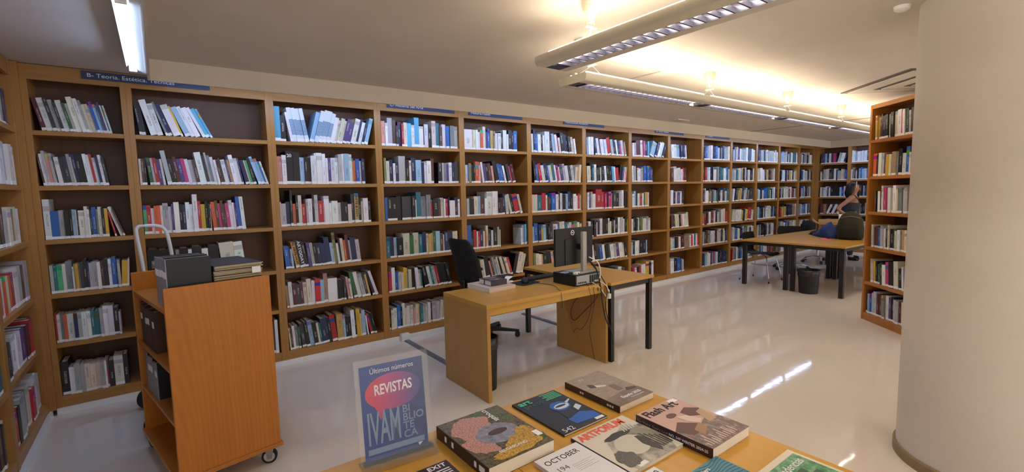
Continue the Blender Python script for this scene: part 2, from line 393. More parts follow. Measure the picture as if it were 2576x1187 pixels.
BL = ['narrow oak bookcase bay beside the left corner', 'wide oak bookcase bay directly behind the book trolley', 'full oak bookcase bay just right of the book trolley',
      'oak bookcase bay left of the office chair', 'oak bookcase bay behind the office chair', 'oak bookcase bay just left of the monitor',
      'oak bookcase bay right behind the monitor', 'half-empty oak bookcase bay with yellow book on its bottom shelf', 'half-empty oak bookcase bay left of the full far bays',
      'first full far bay right of the half-empty bays', 'second full far bay right of the half-empty bays', 'third full far bay above the shell chair',
      'fourth full far bay behind the reading tables', 'last far bay touching the end wall corner']
for i in range(14):
    x1 = BD[i+1] if i < 13 else 12.55
    bay('m%d' % i, 'bookcase', BL[i], (BD[i], 0, 0), 0, x1-BD[i])
bx('corner_post', 11.747*0+.803, .845, -.066, .31, .045, 2.525, 'oak_v', BAY['m13'][0])
bx('corner_post', -.065, 0, -.036, .31, .045, 2.525, 'oak_v', BAY['m0'][0])
bay('l0', 'bookcase', 'side bookcase at the left edge nearest the corner', (XL, -.964, 0), 90, .928)
bay('l1', 'bookcase', 'side bookcase cut off at the bottom left edge', (XL, -1.954, 0), 90, .99)
bay('e0', 'bookcase', 'end-wall bookcase left of the standing woman', (XE, -.066, 0), -90, .648)
bay('e1', 'bookcase', 'end-wall bookcase behind the standing woman', (XE, -.714, 0), -90, .99)
bay('r0', 'bookcase', 'reddish freestanding bookcase partly hidden by the round column', (6.52, -2.816, 0), math.degrees(math.atan2(-.736, -.677)), .99, ZR, 2.45, 0, 'case_v', 'case_x')

# ------------------------------------------------------------------ books
CC = {'W': ('white', '#E8E8E8'), 'w': ('cream', '#D9D2BE'), 'I': ('light grey', '#B9B8B8'), 'G': ('grey', '#7F8688'), 'K': ('black', '#17161A'), 'D': ('dark grey', '#3A3B42'),
      'N': ('navy', '#1F2C56'), 'B': ('blue', '#2A66B8'), 'b': ('pale blue', '#9EC0DA'), 'T': ('teal', '#2E7484'), 'A': ('aqua', '#58B2D6'), 'R': ('red', '#BC2C33'),
      'M': ('maroon', '#5A2130'), 'O': ('orange', '#D8643A'), 'Y': ('yellow', '#D9B234'), 'y': ('ochre', '#C9A864'), 'E': ('green', '#3A6B42'), 'e': ('bright green', '#4FB87A'),
      'L': ('olive', '#8E905A'), 'P': ('purple', '#56407E'), 'p': ('magenta', '#C43F78'), 'S': ('salmon', '#E0A098'), 'C': ('brown', '#5C3A2E'), 'c': ('tan', '#A98A74'),
      'V': ('white-and-blue', '#DCE4EA')}
RANDPOOL = 'WWWWWWwwwIIIIKKKDDNNNBbbGRMCyPTc'
COOLPOOL = 'WWWWWWWIIIIIbbbNNNKDBGPwT'
ROWN = ['', 'top shelf', 'second shelf', 'third shelf', 'fourth shelf', 'fifth shelf', 'bottom shelf']
BAYN = {'m0': 'narrow corner bay', 'm1': 'bay behind book trolley', 'm2': 'bay right of book trolley', 'm3': 'bay left of office chair', 'm4': 'bay behind office chair',
        'm5': 'bay left of monitor', 'm6': 'bay behind monitor', 'm7': 'bay right of monitor', 'm8': 'half-empty bay', 'l0': 'left side bookcase', 'l1': 'bottom left bookcase', 'r0': 'bookcase by round column'}
TILT = {'r0': -2.4}
def parse(key, row, s0, s1, toks):
    zs = BAY[key][1]; clear = zs[row-1]-zs[row]-(.033 if row > 1 else 0)-.012
    if key == 'r0' and row == 1: clear = .33
    lean = 0; items = []; gaps = 0; rr = random.Random(hash_key(key, row))
    tl = TILT.get(key, 0)
    for t in toks:
        if t[0] in '<>':
            a = float(t[1:]); lean = a-tl if t[0] == '<' else -a-tl
            if t[0] == '<': lean = max(0, lean) if tl >= 0 else a-tl
            if abs(lean) < 1.2: lean = 0
        elif t[0] == '_': items.append(('gap', float(t[1:])))
        elif t[0] == '~':
            cool = t.endswith('c'); n = int(t[1:].rstrip('c'))
            for _ in range(n):
                items.append(('bk', rr.choice(COOLPOOL if cool else RANDPOOL), rr.choice([1.5, 2, 2, 2.5, 3, 3.5]), rr.uniform(2, 5.2), lean, None))
        else: items.append(('bk', t[0], float(t[1])+rr.uniform(-.25, .25), float(t[2])+rr.uniform(-.3, .3), lean, t[3:] or None))
    unit = .011
    for _ in range(6):
        x = s0; pa = 0; ph = .3; out = []
        for it in items:
            if it[0] == 'gap': x += it[1]*unit; pa = 0; continue
            _, c, wd, hh, ln, fl = it
            h = min(.17+.02*hh, clear); a = math.radians(ln)
            if h*math.cos(a) > clear-.004: h = clear-.006
            g = max(0, min(h, ph)*(math.sin(a)-math.sin(pa)))
            x += g; tk = max(.004, wd*unit)
            out.append((c, tk, h, a, x, fl)); x += tk/math.cos(a)+.0006; pa, ph = a, h
        end = x+max(0, -ph*math.sin(pa))
        if abs(end-s1) < .001: break
        unit *= max(.3, min(2.2, 1+(s1-end)/max(.05, sum(o[1] for o in out))))
    return out
def hash_key(k, r): return sum(ord(c)*(i+3)*31 for i, c in enumerate(k))+r*977
# the unit book: U-shaped cover, page block, call-number label; local x = thickness, y = depth from the spine, z = height
def unit_cover():
    b, s = .11, .035
    o = [(0, 0), (1, 0), (1, 1), (1-b, 1), (1-b, s), (b, s), (b, 1), (0, 1)]
    V = [(x, y, z) for z in (0, 1) for x, y in o]
    F = [(i, (i+1) % 8, 8+(i+1) % 8, 8+i) for i in range(8)]
    for k, rev in ((0, 1), (8, 0)):
        for q in ((0, 5, 6, 7), (0, 1, 4, 5), (1, 2, 3, 4)):
            f = tuple(k+i for i in q); F.append(f if not rev else f[::-1])
    return V, F
def unit_box(x0, x1, y0, y1, z0, z1):
    V = [(x, y, z) for z in (z0, z1) for x, y in ((x0, y0), (x1, y0), (x1, y1), (x0, y1))]
    return V, [(3, 2, 1, 0), (4, 5, 6, 7), (0, 1, 5, 4), (1, 2, 6, 5), (2, 3, 7, 6), (3, 0, 4, 7)]
UC = unit_cover(); UP_ = unit_box(.11, .89, .035, .97, .012, .985)
def book_material(name, stuff):
    mt = base(name, '#888888', .42); g = NT(mt)
    if stuff:
        at = g.add('ShaderNodeAttribute', attribute_name='Col'); colr = at.outputs['Color']; r = at.outputs['Alpha']
    else:
        oi = g.add('ShaderNodeObjectInfo'); colr = oi.outputs['Color']; r = oi.outputs['Random']
    bk = g.add('ShaderNodeAttribute', attribute_name='bk'); sp = g.add('ShaderNodeSeparateXYZ'); g.t.links.new(bk.outputs['Vector'], sp.inputs[0])
    u, d, v = sp.outputs
    lum = g.add('ShaderNodeRGBToBW'); g.t.links.new(colr, lum.inputs[0])
    light = g.math('GREATER_THAN', lum.outputs[0], .22)
    ink = g.mix(light, (.75, .74, .70, 1), (.05, .05, .07, 1))
    cb = g.add('ShaderNodeCombineXYZ'); g.put(cb.inputs[0], g.math('MULTIPLY', u, 3.0)); g.put(cb.inputs[1], g.math('MULTIPLY', v, 120)); g.put(cb.inputs[2], g.math('MULTIPLY', r, 97))
    nz = g.noise(cb.outputs[0], 1, 1, .5)
    onsp = g.math('LESS_THAN', d, .02)
    lo = g.math('ADD', g.math('MULTIPLY', r, .35), .25); hi = g.math('ADD', lo, g.math('ADD', g.math('MULTIPLY', g.math('FRACT', g.math('MULTIPLY', r, 13.7)), .25), .18))
    inz = g.math('MULTIPLY', g.math('GREATER_THAN', v, lo), g.math('LESS_THAN', v, hi))
    mid = g.math('LESS_THAN', g.math('ABSOLUTE', g.math('SUBTRACT', u, .5)), .17)
    txt = g.math('MULTIPLY', g.math('MULTIPLY', inz, mid), g.math('MULTIPLY', onsp, g.math('GREATER_THAN', nz, .5)))
    c1 = g.mix(g.math('MULTIPLY', txt, g.math('MULTIPLY', g.math('GREATER_THAN', g.math('FRACT', g.math('MULTIPLY', r, 41.3)), .3), .55)), colr, ink)
    # a printed band on some spines
    r2 = g.math('FRACT', g.math('MULTIPLY', r, 7.31)); r3 = g.math('FRACT', g.math('MULTIPLY', r, 23.9))
    hs = g.add('ShaderNodeHueSaturation'); g.put(hs.inputs['Hue'], r3); hs.inputs['Saturation'].default_value = 1.2; hs.inputs['Value'].default_value = .7; g.put(hs.inputs['Color'], colr)
    band = g.math('MULTIPLY', g.math('MULTIPLY', g.math('GREATER_THAN', v, g.math('ADD', .7, g.math('MULTIPLY', r3, .2))), g.math('LESS_THAN', v, g.math('ADD', .82, g.math('MULTIPLY', r3, .25)))), g.math('GREATER_THAN', r2, .7))
    c2 = g.mix(g.math('MULTIPLY', band, onsp), c1, hs.outputs[0])
    # slight handling wear
    tc = g.add('ShaderNodeTexCoord'); c3 = g.mix(.12, c2, g.ramp(g.noise(tc.outputs['Object'], 40, 2), (.3, '#555555'), (.7, '#BBBBBB')), 'OVERLAY')
    g.put(g.b.inputs['Base Color'], c3)
    return mt
BMI = book_material('book_cover', False); BMS = book_material('book_cover_far', True)
def vb_material():                                  # the white volumes with a blue photograph round the middle of the spine
    mt = base('photo_spine', '#DCE4EA', .4); g = NT(mt)
    bk = g.add('ShaderNodeAttribute', attribute_name='bk'); sp = g.add('ShaderNodeSeparateXYZ'); g.t.links.new(bk.outputs['Vector'], sp.inputs[0]); v = sp.outputs[2]
    k = g.math('MULTIPLY', g.math('GREATER_THAN', v, .2), g.math('LESS_THAN', v, .66))
    g.put(g.b.inputs['Base Color'], g.mix(k, (*srgb('#DCE4EA'), 1), g.ramp(g.noise(g.coord('Object', (16, 16, 16)), 2.2, 4), (.35, '#31507C'), (.55, '#8FAFCB'), (.7, '#D5E2EC'))))
    return mt
VBM = vb_material()
def mesh_from(name, V, F, mats, bk=None):
    me = bpy.data.meshes.new(name); me.from_pydata(V, [], F)
    for m_ in mats: me.materials.append(m_)
    if bk is not None:
        a = me.attributes.new('bk', 'FLOAT_VECTOR', 'POINT'); a.data.foreach_set('vector', [c for v in bk for c in v])
    return me
ME_C = mesh_from('cover', *UC, [BMI], UC[0]); ME_V = mesh_from('cover', *UC, [VBM], UC[0]); ME_P = mesh_from('page_block', *UP_, [M('pages')])
ULAB = unit_box(-.012, 1.012, -.004, .12, .012, .10); ME_L = mesh_from('spine_label', *ULAB, [M('label_white')])
def jit(c, r):
    h = CC[c][1]; k = r.uniform(.86, 1.1); q = srgb(h); return tuple(min(1, max(0, x*k*r.uniform(.93, 1.07))) for x in q)
ALLB = []
for line in SHELVES.strip().splitlines():
    f = line.split(); key, row = f[0], int(f[1])
    root, zs, W = BAY[key]
    prev = [b for b in ALLB if b[0] == key and b[1] == row]
    for i, (c, tk, h, a, x, fl) in enumerate(parse(key, row, float(f[2]), float(f[3]), f[4:])):
        rr = random.Random(hash_key(key, row)+i*13)
        dp = min(.285, h*rr.uniform(.68, .8)); sb = .012+rr.uniform(0, .022)
        Mx = Matrix.Translation((T+x+(0 if a >= 0 else tk/math.cos(a)), sb, zs[row]+.0004))
        Mx = Mx @ Matrix.Rotation(-a, 4, 'Y')
        if a < 0: Mx = Mx @ Matrix.Translation((-tk, 0, 0))
        wm = Matrix.Translation(root.location) @ Matrix.Rotation(root.rotation_euler.z, 4, 'Z') @ Mx
        pp = [project(wm @ Vector(p)) for p in ((0, 0, 0), (tk, 0, 0), (tk, 0, h), (0, 0, h))]
        ar = abs(sum(p[0]*q[1]-q[0]*p[1] for p, q in zip(pp, pp[1:]+pp[:1])))/2
        cx, cy = sum(p[0] for p in pp)/4, sum(p[1] for p in pp)/4
        if cx < 0 or cx > 2576 or cy > 1180: ar *= .02
        if key == 'm1' and (row in (5,) or (row == 4 and cx < 560) or (row == 6 and cx < 690)): ar *= .02
        if key == 'm1' and row == 4 and cy > 640 and c == 'K': ar *= .05
        if key in ('m4', 'm5', 'm6') and row == 6 or (key == 'm3' and row == 6 and cx > 1115): ar *= .02
        if key == 'r0' and cx > 2292: ar *= .02
        ALLB.append([key, row, len(prev)+i+1, c, tk, h, dp, wm, fl, ar, jit(c, rr), rr.random(), rr.random() < .93])
order = sorted(range(len(ALLB)), key=lambda i: -ALLB[i][9]); SOLO = set(order[:300])
SPINE_TXT = {'a': ('20', .04, 'letters_white'), 'b': ('ARTE & HOY', .03, 'ink'), 'c': ('EL ARTE HOY', .028, 'ink'), 'd': ('ARTODAY', .038, 'letters_white')}
V, F, BKA, COLA, MI = [], [], [], [], []
for i, (key, row, idx, c, tk, h, dp, wm, fl, ar, rgb, rv, lab) in enumerate(ALLB):
    if i in SOLO:
        size = 'tall ' if h > .285 else ('thick ' if tk > .045 else ('slim ' if tk < .014 else ''))
        o = thing('book', '%s%s book, %s from left on %s, %s' % (size, CC[c][0], ordinal(idx), ROWN[row], BAYN[key]), 'book', group='library books on the shelves')
        o.matrix_world = wm
        for me, nm in ((ME_V if c == 'V' else ME_C, 'cover'), (ME_P, 'page_block')) + (((ME_L, 'spine_label'),) if lab else ()):
            p = bpy.data.objects.new(nm, me); COL.objects.link(p); p.parent = o; p.scale = (tk, dp, h)
            if nm == 'cover': p.color = (*rgb, 1)
            if nm == 'spine_label': p.scale = (tk, dp*.25 if dp*.25 > .03 else .03, min(h, .30)); 
        if fl:
            s_, sz, mm = SPINE_TXT[fl]
            if fl == 'a': text('spine_title', s_, sz, mm, o, (tk/2, -.001, h*.86), (math.pi/2, 0, 0), fat=.0008)
            else: text('spine_title', s_, min(sz, tk*.8), mm, o, (tk/2, -.001, h*.56), (math.pi/2, math.pi/2, 0), sx=1.25, fat=.0006)
    else:
        lb = ULAB if lab else None
        for (vv, ff), mi, kind in ((UC, 3 if c == 'V' else 0, 0), (UP_, 1, 1)) + (((ULAB, 2, 2),) if lab else ()):
            n0 = len(V); sc = (tk, dp, h) if kind < 2 else (tk, max(.03, dp*.25), min(h, .3))
            for p in vv:
                V.append(wm @ Vector((p[0]*sc[0], p[1]*sc[1], p[2]*sc[2]))); BKA.append(p); COLA.append((*rgb, rv))
            F += [tuple(n0+k for k in f_) for f_ in ff]; MI += [mi]*len(ff)
me = mesh_from('shelved_books', V, F, [BMS, M('pages'), M('label_white'), VBM], BKA)
at = me.color_attributes.new('Col', 'FLOAT_COLOR', 'POINT'); at.data.foreach_set('color', [c for q in COLA for c in q])
me.polygons.foreach_set('material_index', MI)
so = bpy.data.objects.new('shelved_books', me); COL.objects.link(so)
tag(so, 'smaller-looking rows of assorted books filling the rest of the bookcases', 'books', kind='stuff')

# ------------------------------------------------------------------ shelf signs
SG = [(-.377, .417, 'B- Teoria. Estética. Técnicas', 'long dark blue sign reading B- Teoria. Estética'), (1.954, 2.75, 'C- Historia del Arte', 'blue sign reading C- Historia del Arte, half hidden by the valance'),
      (2.934, 3.719, 'Historia.Países', 'blue sign beginning Historia above the bay behind the office chair'), (4.424, 5.221, 'Movimientos Artísticos', 'blue sign above the two bays behind the monitor'),
      (6.408, 7.192, 'D- Artes Visuales', 'blue sign above the half-empty bays'), (7.873, 8.684, 'E- Diseño', 'farthest dark blue sign above the first full far bay')]
for a, b, s, l in SG:
    o = thing('shelf_sign', l, 'sign', (a, -.004, 2.456), group='blue subject signs on the bookcases')
    bx('sign_board', 0, b-a, -.004, .004, 0, .058, 'sign_blue', o, .001)
    text('lettering', s, .040, 'letters_white', o, (.03, -.0045, .029), (math.pi/2, 0, 0), 'LEFT', sx=1.15)

# ------------------------------------------------------------------ cove tube lights behind the valance
def tube_light(loc, rz, L, label):
    """local x along the tube; batten at y -.045..0 (valance side at y=0), tube on the +y side"""
    o = thing('tube_light', label, 'light', loc, rz, 'bare fluorescent tubes behind the valance')
    bm = B(); prism(bm, [(0, -.014), (.012, -.02), (.044, -.006), (.052, .022), (.098, .022), (.104, .012), (.106, .014), (.104, .034), (0, .034)], 'x', 0, L); mk('batten', bm, 'fixture_white', o)
    for x in (.01, L-.03): bx('lamp_holder', x, x+.02, .05, .092, -.018, .03, 'fixture_white', o, .003)
    bm = B(); cyl(bm, (.03, .075, 0), (L-.03, .075, 0), .013, n=12); mk('fluorescent_tube', bm, 'tube_glow', o, True)
    return o
ZT = 2.425
x = .12; k = 0
while x < 11.6:
    tube_light((x, YF+.014, ZT), 0, 1.36, '%s fluorescent tube from the left behind the back valance' % ordinal(k+1)); x += 1.44; k += 1
tube_light((.008, -2.04, ZT), 90, 1.40, 'bare glowing fluorescent tube at the upper left of the picture')
tube_light((.008, -3.50, ZT), 90, 1.40, 'fluorescent tube continuing along the left valance above the camera')
tube_light((11.95, -.65, ZT), -90, 1.36, 'fluorescent tube behind the far valance nearest the corner')
tube_light((11.95, -2.10, ZT), -90, 1.36, 'second fluorescent tube behind the far valance')

# ------------------------------------------------------------------ pendant uplights
def pendant(loc, rz, segs, canopies, label, nlouv=18, cord=False):
    """local x along the lamp from its near end, z = 0 at the underside"""
    L = sum(segs); o = thing('pendant_lamp', label, 'lamp', loc, rz, 'long cream pendant uplights')
    out_ = [(.110, 0), (.119, .005), (.125, .018), (.126, .04), (.119, .051)]
    for s in (-1, 1):
        pr_ = [(.052, 0)]+out_+[(.113, .047), (.117, .03), (.110, .016), (.08, .02), (.058, .04), (.052, .04)]
        bm = B(); prism(bm, [(s*a, b) for a, b in pr_], 'x', .006, L-.006); mk('side_rail', bm, 'lamp_body', o, 40)
    bx('tray', .01, L-.01, -.095, .095, .042, .046, 'lamp_body', o)
    for xe in (0, L-.006):
        bm = B(); prism(bm, [(-a, b) for a, b in out_[::-1]]+out_, 'x', xe, xe+.006); mk('end_cap', bm, 'lamp_body', o)
    x = 0
    for sg in segs:
        bm = B(); box(bm, x+.06, x+sg-.06, -.052, .052, .038, .041); box(bm, x+.06, x+sg-.06, -.052, -.0505, .001, .038); box(bm, x+.06, x+sg-.06, .0505, .052, .001, .038); mk('reflector', bm, 'reflector', o)
        bm = B(); cyl(bm, (x+.10, 0, .0375), (x+sg-.03, 0, .0375), .0125, n=10); mk('down_tube', bm, 'down_glow', o, True)
        bx('cross_plate', x+.006 if x == 0 else x, x+.06, -.052, .052, .0005, .037, 'reflector', o)
        n = int((sg-.12)/.062)
        for i in range(n):
            xa = x+.10+i*.062
            bm = B(); prism(bm, [(xa-.001, .024), (xa+.001, .024), (xa+.004, .001), (xa-.004, .001)], 'y', -.0503, .0503); mk('louvre_blade', bm, 'louvre', o)
        for s in (-1, 1):
            bm = B(); cyl(bm, (x+.06, s*.07, .062), (x+sg-.06, s*.07, .062), .012, n=10); mk('uplight_tube', bm, 'uplight_glow', o, True)
        x += sg
    H = ZC-loc[2]
    for cx in canopies:
        c = B(); lathe(c, [(.0, 0), (.052, 0), (.05, -.02), (.042, -.06), (.03, -.078), (.018, -.088), (.012, -.115), (0, -.117)], 20, (cx, 0, H)); cp = mk('canopy', c, 'lamp_body', o, 50)
        bm = B()
        for s in (-1, 1): cyl(bm, (cx, s*.026, H-.075), (cx, s*.026, H-.135), .0015, n=6)
        box(bm, cx-.008, cx+.008, -.036, .036, H-.142, H-.133, .002); mk('cord_grip', bm, 'lamp_body', cp)
        bm = B()
        for dx in (-.16, .16): cyl(bm, (cx, 0, H-.14), (cx+dx, .0, .05), .0009, n=6)
        mk('suspension_wire', bm, 'steel', cp)
    for xx in [c+d for c in canopies for d in (-.16, .16)]:
        if .02 < xx < L: bx('wire_clip', xx-.012, xx+.012, -.012, .012, .046, .07, 'lamp_body', o, .002)
    if cord:
        bm = B(); cx = canopies[0]; tube(bm, [(cx, .0, H-.14), (cx, .0, H-.17), (cx-.05, -.0, H-.20), (cx-.14, .01, .10), (cx-.16, .01, .05)], .005, smooth=3); mk('power_cord', bm, 'lamp_body', o, True)
    return o
# local x of the first lamp runs towards the viewer (-y), of the second along the back wall (+x)
pendant((1.835, -2.665, 2.25), -90, [1.46]*3, [.30, 1.75, 3.2], 'long pendant uplight coming towards the viewer at the top', cord=True)
pendant((2.19, -2.46, 2.25), 0, [1.46]*4+[1.2], [.19, 1.615, 3.085, 4.537, 6.0], 'long pendant uplight running along the back bookcases')
pendant((4.9, -5.9, 2.25), 0, [1.46]*4, [.7, 2.2, 3.7], 'pendant uplight outside the view behind the round column')

# ------------------------------------------------------------------ ceiling fittings
ad = thing('air_diffuser', 'square ceiling air diffuser with dark slots above the freestanding bookcase', 'vent', (5.86, -3.45, ZC), 47.4)
for r, z, mt_ in ((.50, -.004, 'dark_trim'), (.455, -.010, 'ceiling_paint'), (.30, -.014, 'dark_trim'), (.255, -.02, 'ceiling_paint'), (.13, -.024, 'dark_trim'), (.09, -.03, 'ceiling_paint')):
    bx('slot_ring' if mt_ == 'dark_trim' else 'frame_ring', -r, r, -r, r, z-.006, .001, mt_, ad, .002)
v1 = thing('ceiling_vent', 'small flat vent on the ceiling above the half-empty bays', 'vent', (6.0, -.72, ZC))
bx('vent_frame', -.14, .14, -.07, .07, -.012, .001, 'lamp_body', v1, .003)
for i in range(5): bx('vent_slat', -.12, .12, -.055+i*.025, -.043+i*.025, -.016, -.011, 'silver_plastic', v1)
h1 = thing('ceiling_hatch', 'thin-edged rectangular hatch in the ceiling between the pendant lamps', 'hatch', (3.45, -2.03, ZC))
bx('hatch_frame', -.065, .065, -.24, .24, -.006, .001, 'silver_plastic', h1); bx('hatch_panel', -.058, .058, -.233, .233, -.009, .001, 'ceiling_paint', h1)
d1 = thing('smoke_detector', 'small round detector on the ceiling left of the pendant lamp', 'detector', (2.266, -2.489, ZC))
bm = B(); lathe(bm, [(0, -.04), (.03, -.04), (.05, -.026), (.055, 0), (0, 0)], 24); mk('detector_body', bm, 'fixture_white', d1, 40)
d2 = copy_tree(d1); d2.location = (3.33, -3.86, ZC); d2.scale = (.7, .7, .7); d2['label'] = 'small round fitting on the ceiling touching the round column'

# ------------------------------------------------------------------ book trolley
ct = thing('book_trolley', 'orange-brown wooden book trolley with a tall end panel in the foreground', 'trolley', (-.010, -1.836, 0), 10.6)
W_, D_ = .5, .84
bm = B(); box(bm, 0, W_, 0, .022, .125, 1.122, .004); pn = mk('end_panel', bm, 'cherry_v', ct)
bx('end_panel', 0, W_, D_-.022, D_, .125, 1.122, 'cherry_v', ct, .004)
bx('top_tray', .004, W_-.004, .022, D_-.022, .988, 1.01, 'cherry_x', ct, .002)
bx('shelf', .004, W_-.004, .022, D_-.022, .68, .70, 'cherry_x', ct, .002); bx('shelf', .004, W_-.004, .022, D_-.022, .395, .415, 'cherry_x', ct, .002)
bx('centre_divider', W_/2-.009, W_/2+.009, .022, D_-.022, .15, .99, 'cherry_v', ct)
bx('base_board', -.012, W_+.012, -.01, D_+.01, .105, .128, 'cherry_x', ct, .003)
for cx, cy in ((W_-.04, .05), (.04, .05), (W_-.04, D_-.05), (.04, D_-.05)):
    cs = thing('caster', None, None); cs.parent = ct; cs.location = (cx, cy, 0); cs.rotation_euler = (0, 0, math.radians(62 if cy < .4 else 20))
    bm = B(); cyl(bm, (-.013, .01, .042), (.013, .01, .042), .042, n=24); mk('tyre', bm, 'rubber', cs, 40)
    bm = B(); cyl(bm, (-.015, .01, .042), (.015, .01, .042), .030, n=24); mk('hub', bm, 'chrome', cs, 40)
    bm = B(); prism(bm, [(-.02, .105), (.03, .105), (.022, .03), (-.002, .03)], 'x', -.020, -.016); prism(bm, [(-.02, .105), (.03, .105), (.022, .03), (-.002, .03)], 'x', .016, .020); box(bm, -.02, .02, -.02, .03, .098, .106); mk('fork', bm, 'steel', cs)
def local(par, x, y, z): return Matrix.Translation(par.location) @ Matrix.Rotation(par.rotation_euler.z, 4, 'Z') @ Vector((x, y, z))
base('binder_grey', '#8E8E98', .4); base('binder_black', '#14161C', .45); base('old_paper', '#B8A888', .8); base('binder_brown', '#4A2E22', .5)
def binder(x, y, w_, d_, h_, label, cover='binder_black', spine='binder_grey', z=1.0105, tagw=True, par=ct, grp='bound volumes on the trolley'):
    """stands on the tray, spine towards local -x, thickness along y"""
    p = local(par, x, y, z); o = thing('bound_volume', label, 'binder', p, math.degrees(par.rotation_euler.z), grp)
    bm = B(); box(bm, .003, d_, 0, .004, 0, h_); box(bm, .003, d_, w_-.004, w_, 0, h_); mk('cover', bm, cover, o)
    bx('spine', -.001, .004, 0, w_, 0, h_, spine, o, .001)
    bx('page_block', .004, d_-.006, .004, w_-.004, .006, h_-.006, 'old_paper' if cover != 'binder_black' else 'binder_black', o)
    if tagw: bx('call_number_label', -.0022, -.0008, .003, w_-.003, h_*.6, h_*.6+.035, 'label_white', o)
    bx('top_strip', .004, d_-.006, .0, .006, h_-.001, h_+.001, 'silver_plastic', o)
    return o
for i, (yy, w_, hh) in enumerate(((.06, .055, .25), (.118, .05, .255), (.172, .06, .25), (.236, .055, .25))):
    binder(.03, yy, w_, .20, hh, '%s upright grey-spined black box file from the near end of the trolley tray' % ordinal(i+1))
# the flat stack of black folders with ragged papers showing
for i in range(7):
    r_ = random.Random(i+40)
    p = local(ct, .235+r_.uniform(-.004, .004), .05+r_.uniform(-.006, .006), 1.0105+i*.0272); o = thing('document_folder', '%s black folder from the bottom of the flat stack on the trolley' % ordinal(i+1), 'folder', p, 10.6+r_.uniform(-1, 1), 'black folders stacked on the trolley')
    bm = B(); box(bm, 0, .245, 0, .40, 0, .002); box(bm, 0, .245, 0, .40, .0248, .0268, .0005); box(bm, 0, .003, 0, .40, 0, .0268); box(bm, 0, .245, .397, .40, 0, .0268); mk('cover', bm, 'binder_black', o)
    for j in range(4):
        bm = B(); zz = .003+j*.0054; vv = []
        e = r_.uniform(-.004, .006); f_ = r_.uniform(-.006, .006)
        box(bm, .004, .243+e, -.004+f_, .395, zz, zz+.0036+r_.uniform(0, .0014)); mk('paper_sheaf', bm, 'old_paper', o)
    if i == 5: bx('paper_tag', .19, .235, -.012, -.0105, -.004, .03, 'label_white', o)
for i, (yy, w_, zz, hh, cv) in enumerate(((.40, .05, .7005, .24, 'binder_brown'), (.455, .06, .7005, .235, 'binder_brown'), (.52, .055, .7005, .24, 'binder_brown'), (.58, .05, .7005, .23, 'binder_brown'), (.64, .06, .7005, .24, 'binder_brown'), (.705, .05, .7005, .25, 'binder_brown'),
                                      (.45, .05, .4155, .22, 'binder_black'), (.505, .05, .4155, .21, 'binder_black'), (.56, .06, .4155, .225, 'binder_black'), (.63, .05, .4155, .22, 'binder_black'), (.69, .05, .4155, .23, 'binder_black'))):
    nm = 'brown bound volume %s from the near end on the upper inner shelf of the trolley' % ordinal(i+1) if i < 6 else 'dark box file %s from the near end on the trolley middle shelf' % ordinal(i-5)
    binder(.02, yy, w_, .2, hh, nm, cv, 'binder_brown' if i < 6 else 'binder_grey', zz, i % 3 != 1)

# ------------------------------------------------------------------ platform cart behind the trolley
ht = thing('platform_cart', 'white tubular push handle and black wheel of a platform cart behind the book trolley', 'cart', (0, 0, 0))
bm = B(); tube(bm, [(-.085, -.33, .17), (-.115, -.32, 1.05), (-.138, -.32, 1.30), (-.137, -.32, 1.372), (-.08, -.32, 1.376), (-.01, -.32, 1.372), (.03, -.32, 1.35), (.048, -.318, 1.28), (.064, -.315, 1.10), (.10, -.33, .17)], .013, 10, 2); mk('push_handle', bm, 'tube_metal', ht, True)
bm = B(); cyl(bm, (-.10, -.325, .7), (.085, -.325, .7), .009, n=10); mk('cross_bar', bm, 'tube_metal', ht, True)
bx('platform', -.12, .24, -.92, -.27, .155, .175, 'steel', ht, .006)
for sx_, sy in ((-.155, -.30), (.27, -.30), (-.105, -.86), (.27, -.86)):
    bm = B(); cyl(bm, (sx_, sy-.018, .075), (sx_, sy+.018, .075), .075, n=28); wh = mk('wheel', bm, 'rubber', ht, 40)
    bm = B(); cyl(bm, (sx_, sy-.024, .075), (sx_, sy+.024, .075), .024, n=20); mk('hub', bm, 'white_plastic', wh, 40)
    bm = B(); box(bm, sx_-.012, sx_+.05, sy-.03, sy-.024, .06, .16); box(bm, sx_-.012, sx_+.05, sy+.024, sy+.03, .06, .16); mk('fork', bm, 'steel', wh)

# ------------------------------------------------------------------ service desk
X0, X1, Y0, Y1, ZD = 1.862, 3.168, -1.892, -1.24, .742
dk = thing('service_desk', 'honey-coloured wooden desk with solid panel ends and a computer on it', 'desk', (X0, Y0, 0))
WX, WY = X1-X0, Y1-Y0
bx('desk_top', 0, WX, 0, WY, ZD-.03, ZD, 'desk_x', dk, .002)
bx('side_panel', 0, .03, .0, WY, 0, ZD-.03, 'desk_v', dk, .0015); bx('side_panel', WX-.03, WX, 0, WY, 0, ZD-.03, 'desk_v', dk, .0015)
bx('apron', .03, WX-.03, .012, .032, ZD-.085, ZD-.03, 'desk_x', dk)
# return table behind it
rt = thing('return_table', 'wooden table on black square legs behind the service desk', 'table', (3.185, -1.915, 0))
TW, TD = .62, 1.27
bx('table_top', 0, TW, 0, TD, .71, .735, 'desk_y', rt, .002)
bm = B(); box(bm, .02, TW-.02, .02, .045, .665, .71); box(bm, .02, TW-.02, TD-.045, TD-.02, .665, .71); box(bm, .02, .045, .02, TD-.02, .665, .71); box(bm, TW-.045, TW-.02, .02, TD-.02, .665, .71); mk('frame', bm, 'black_metal', rt)
for a, b in ((.012, .012), (TW-.057, .012), (.012, TD-.057), (TW-.057, TD-.057)): bx('leg', a, a+.045, b, b+.045, 0, .71, 'black_metal', rt, .003)
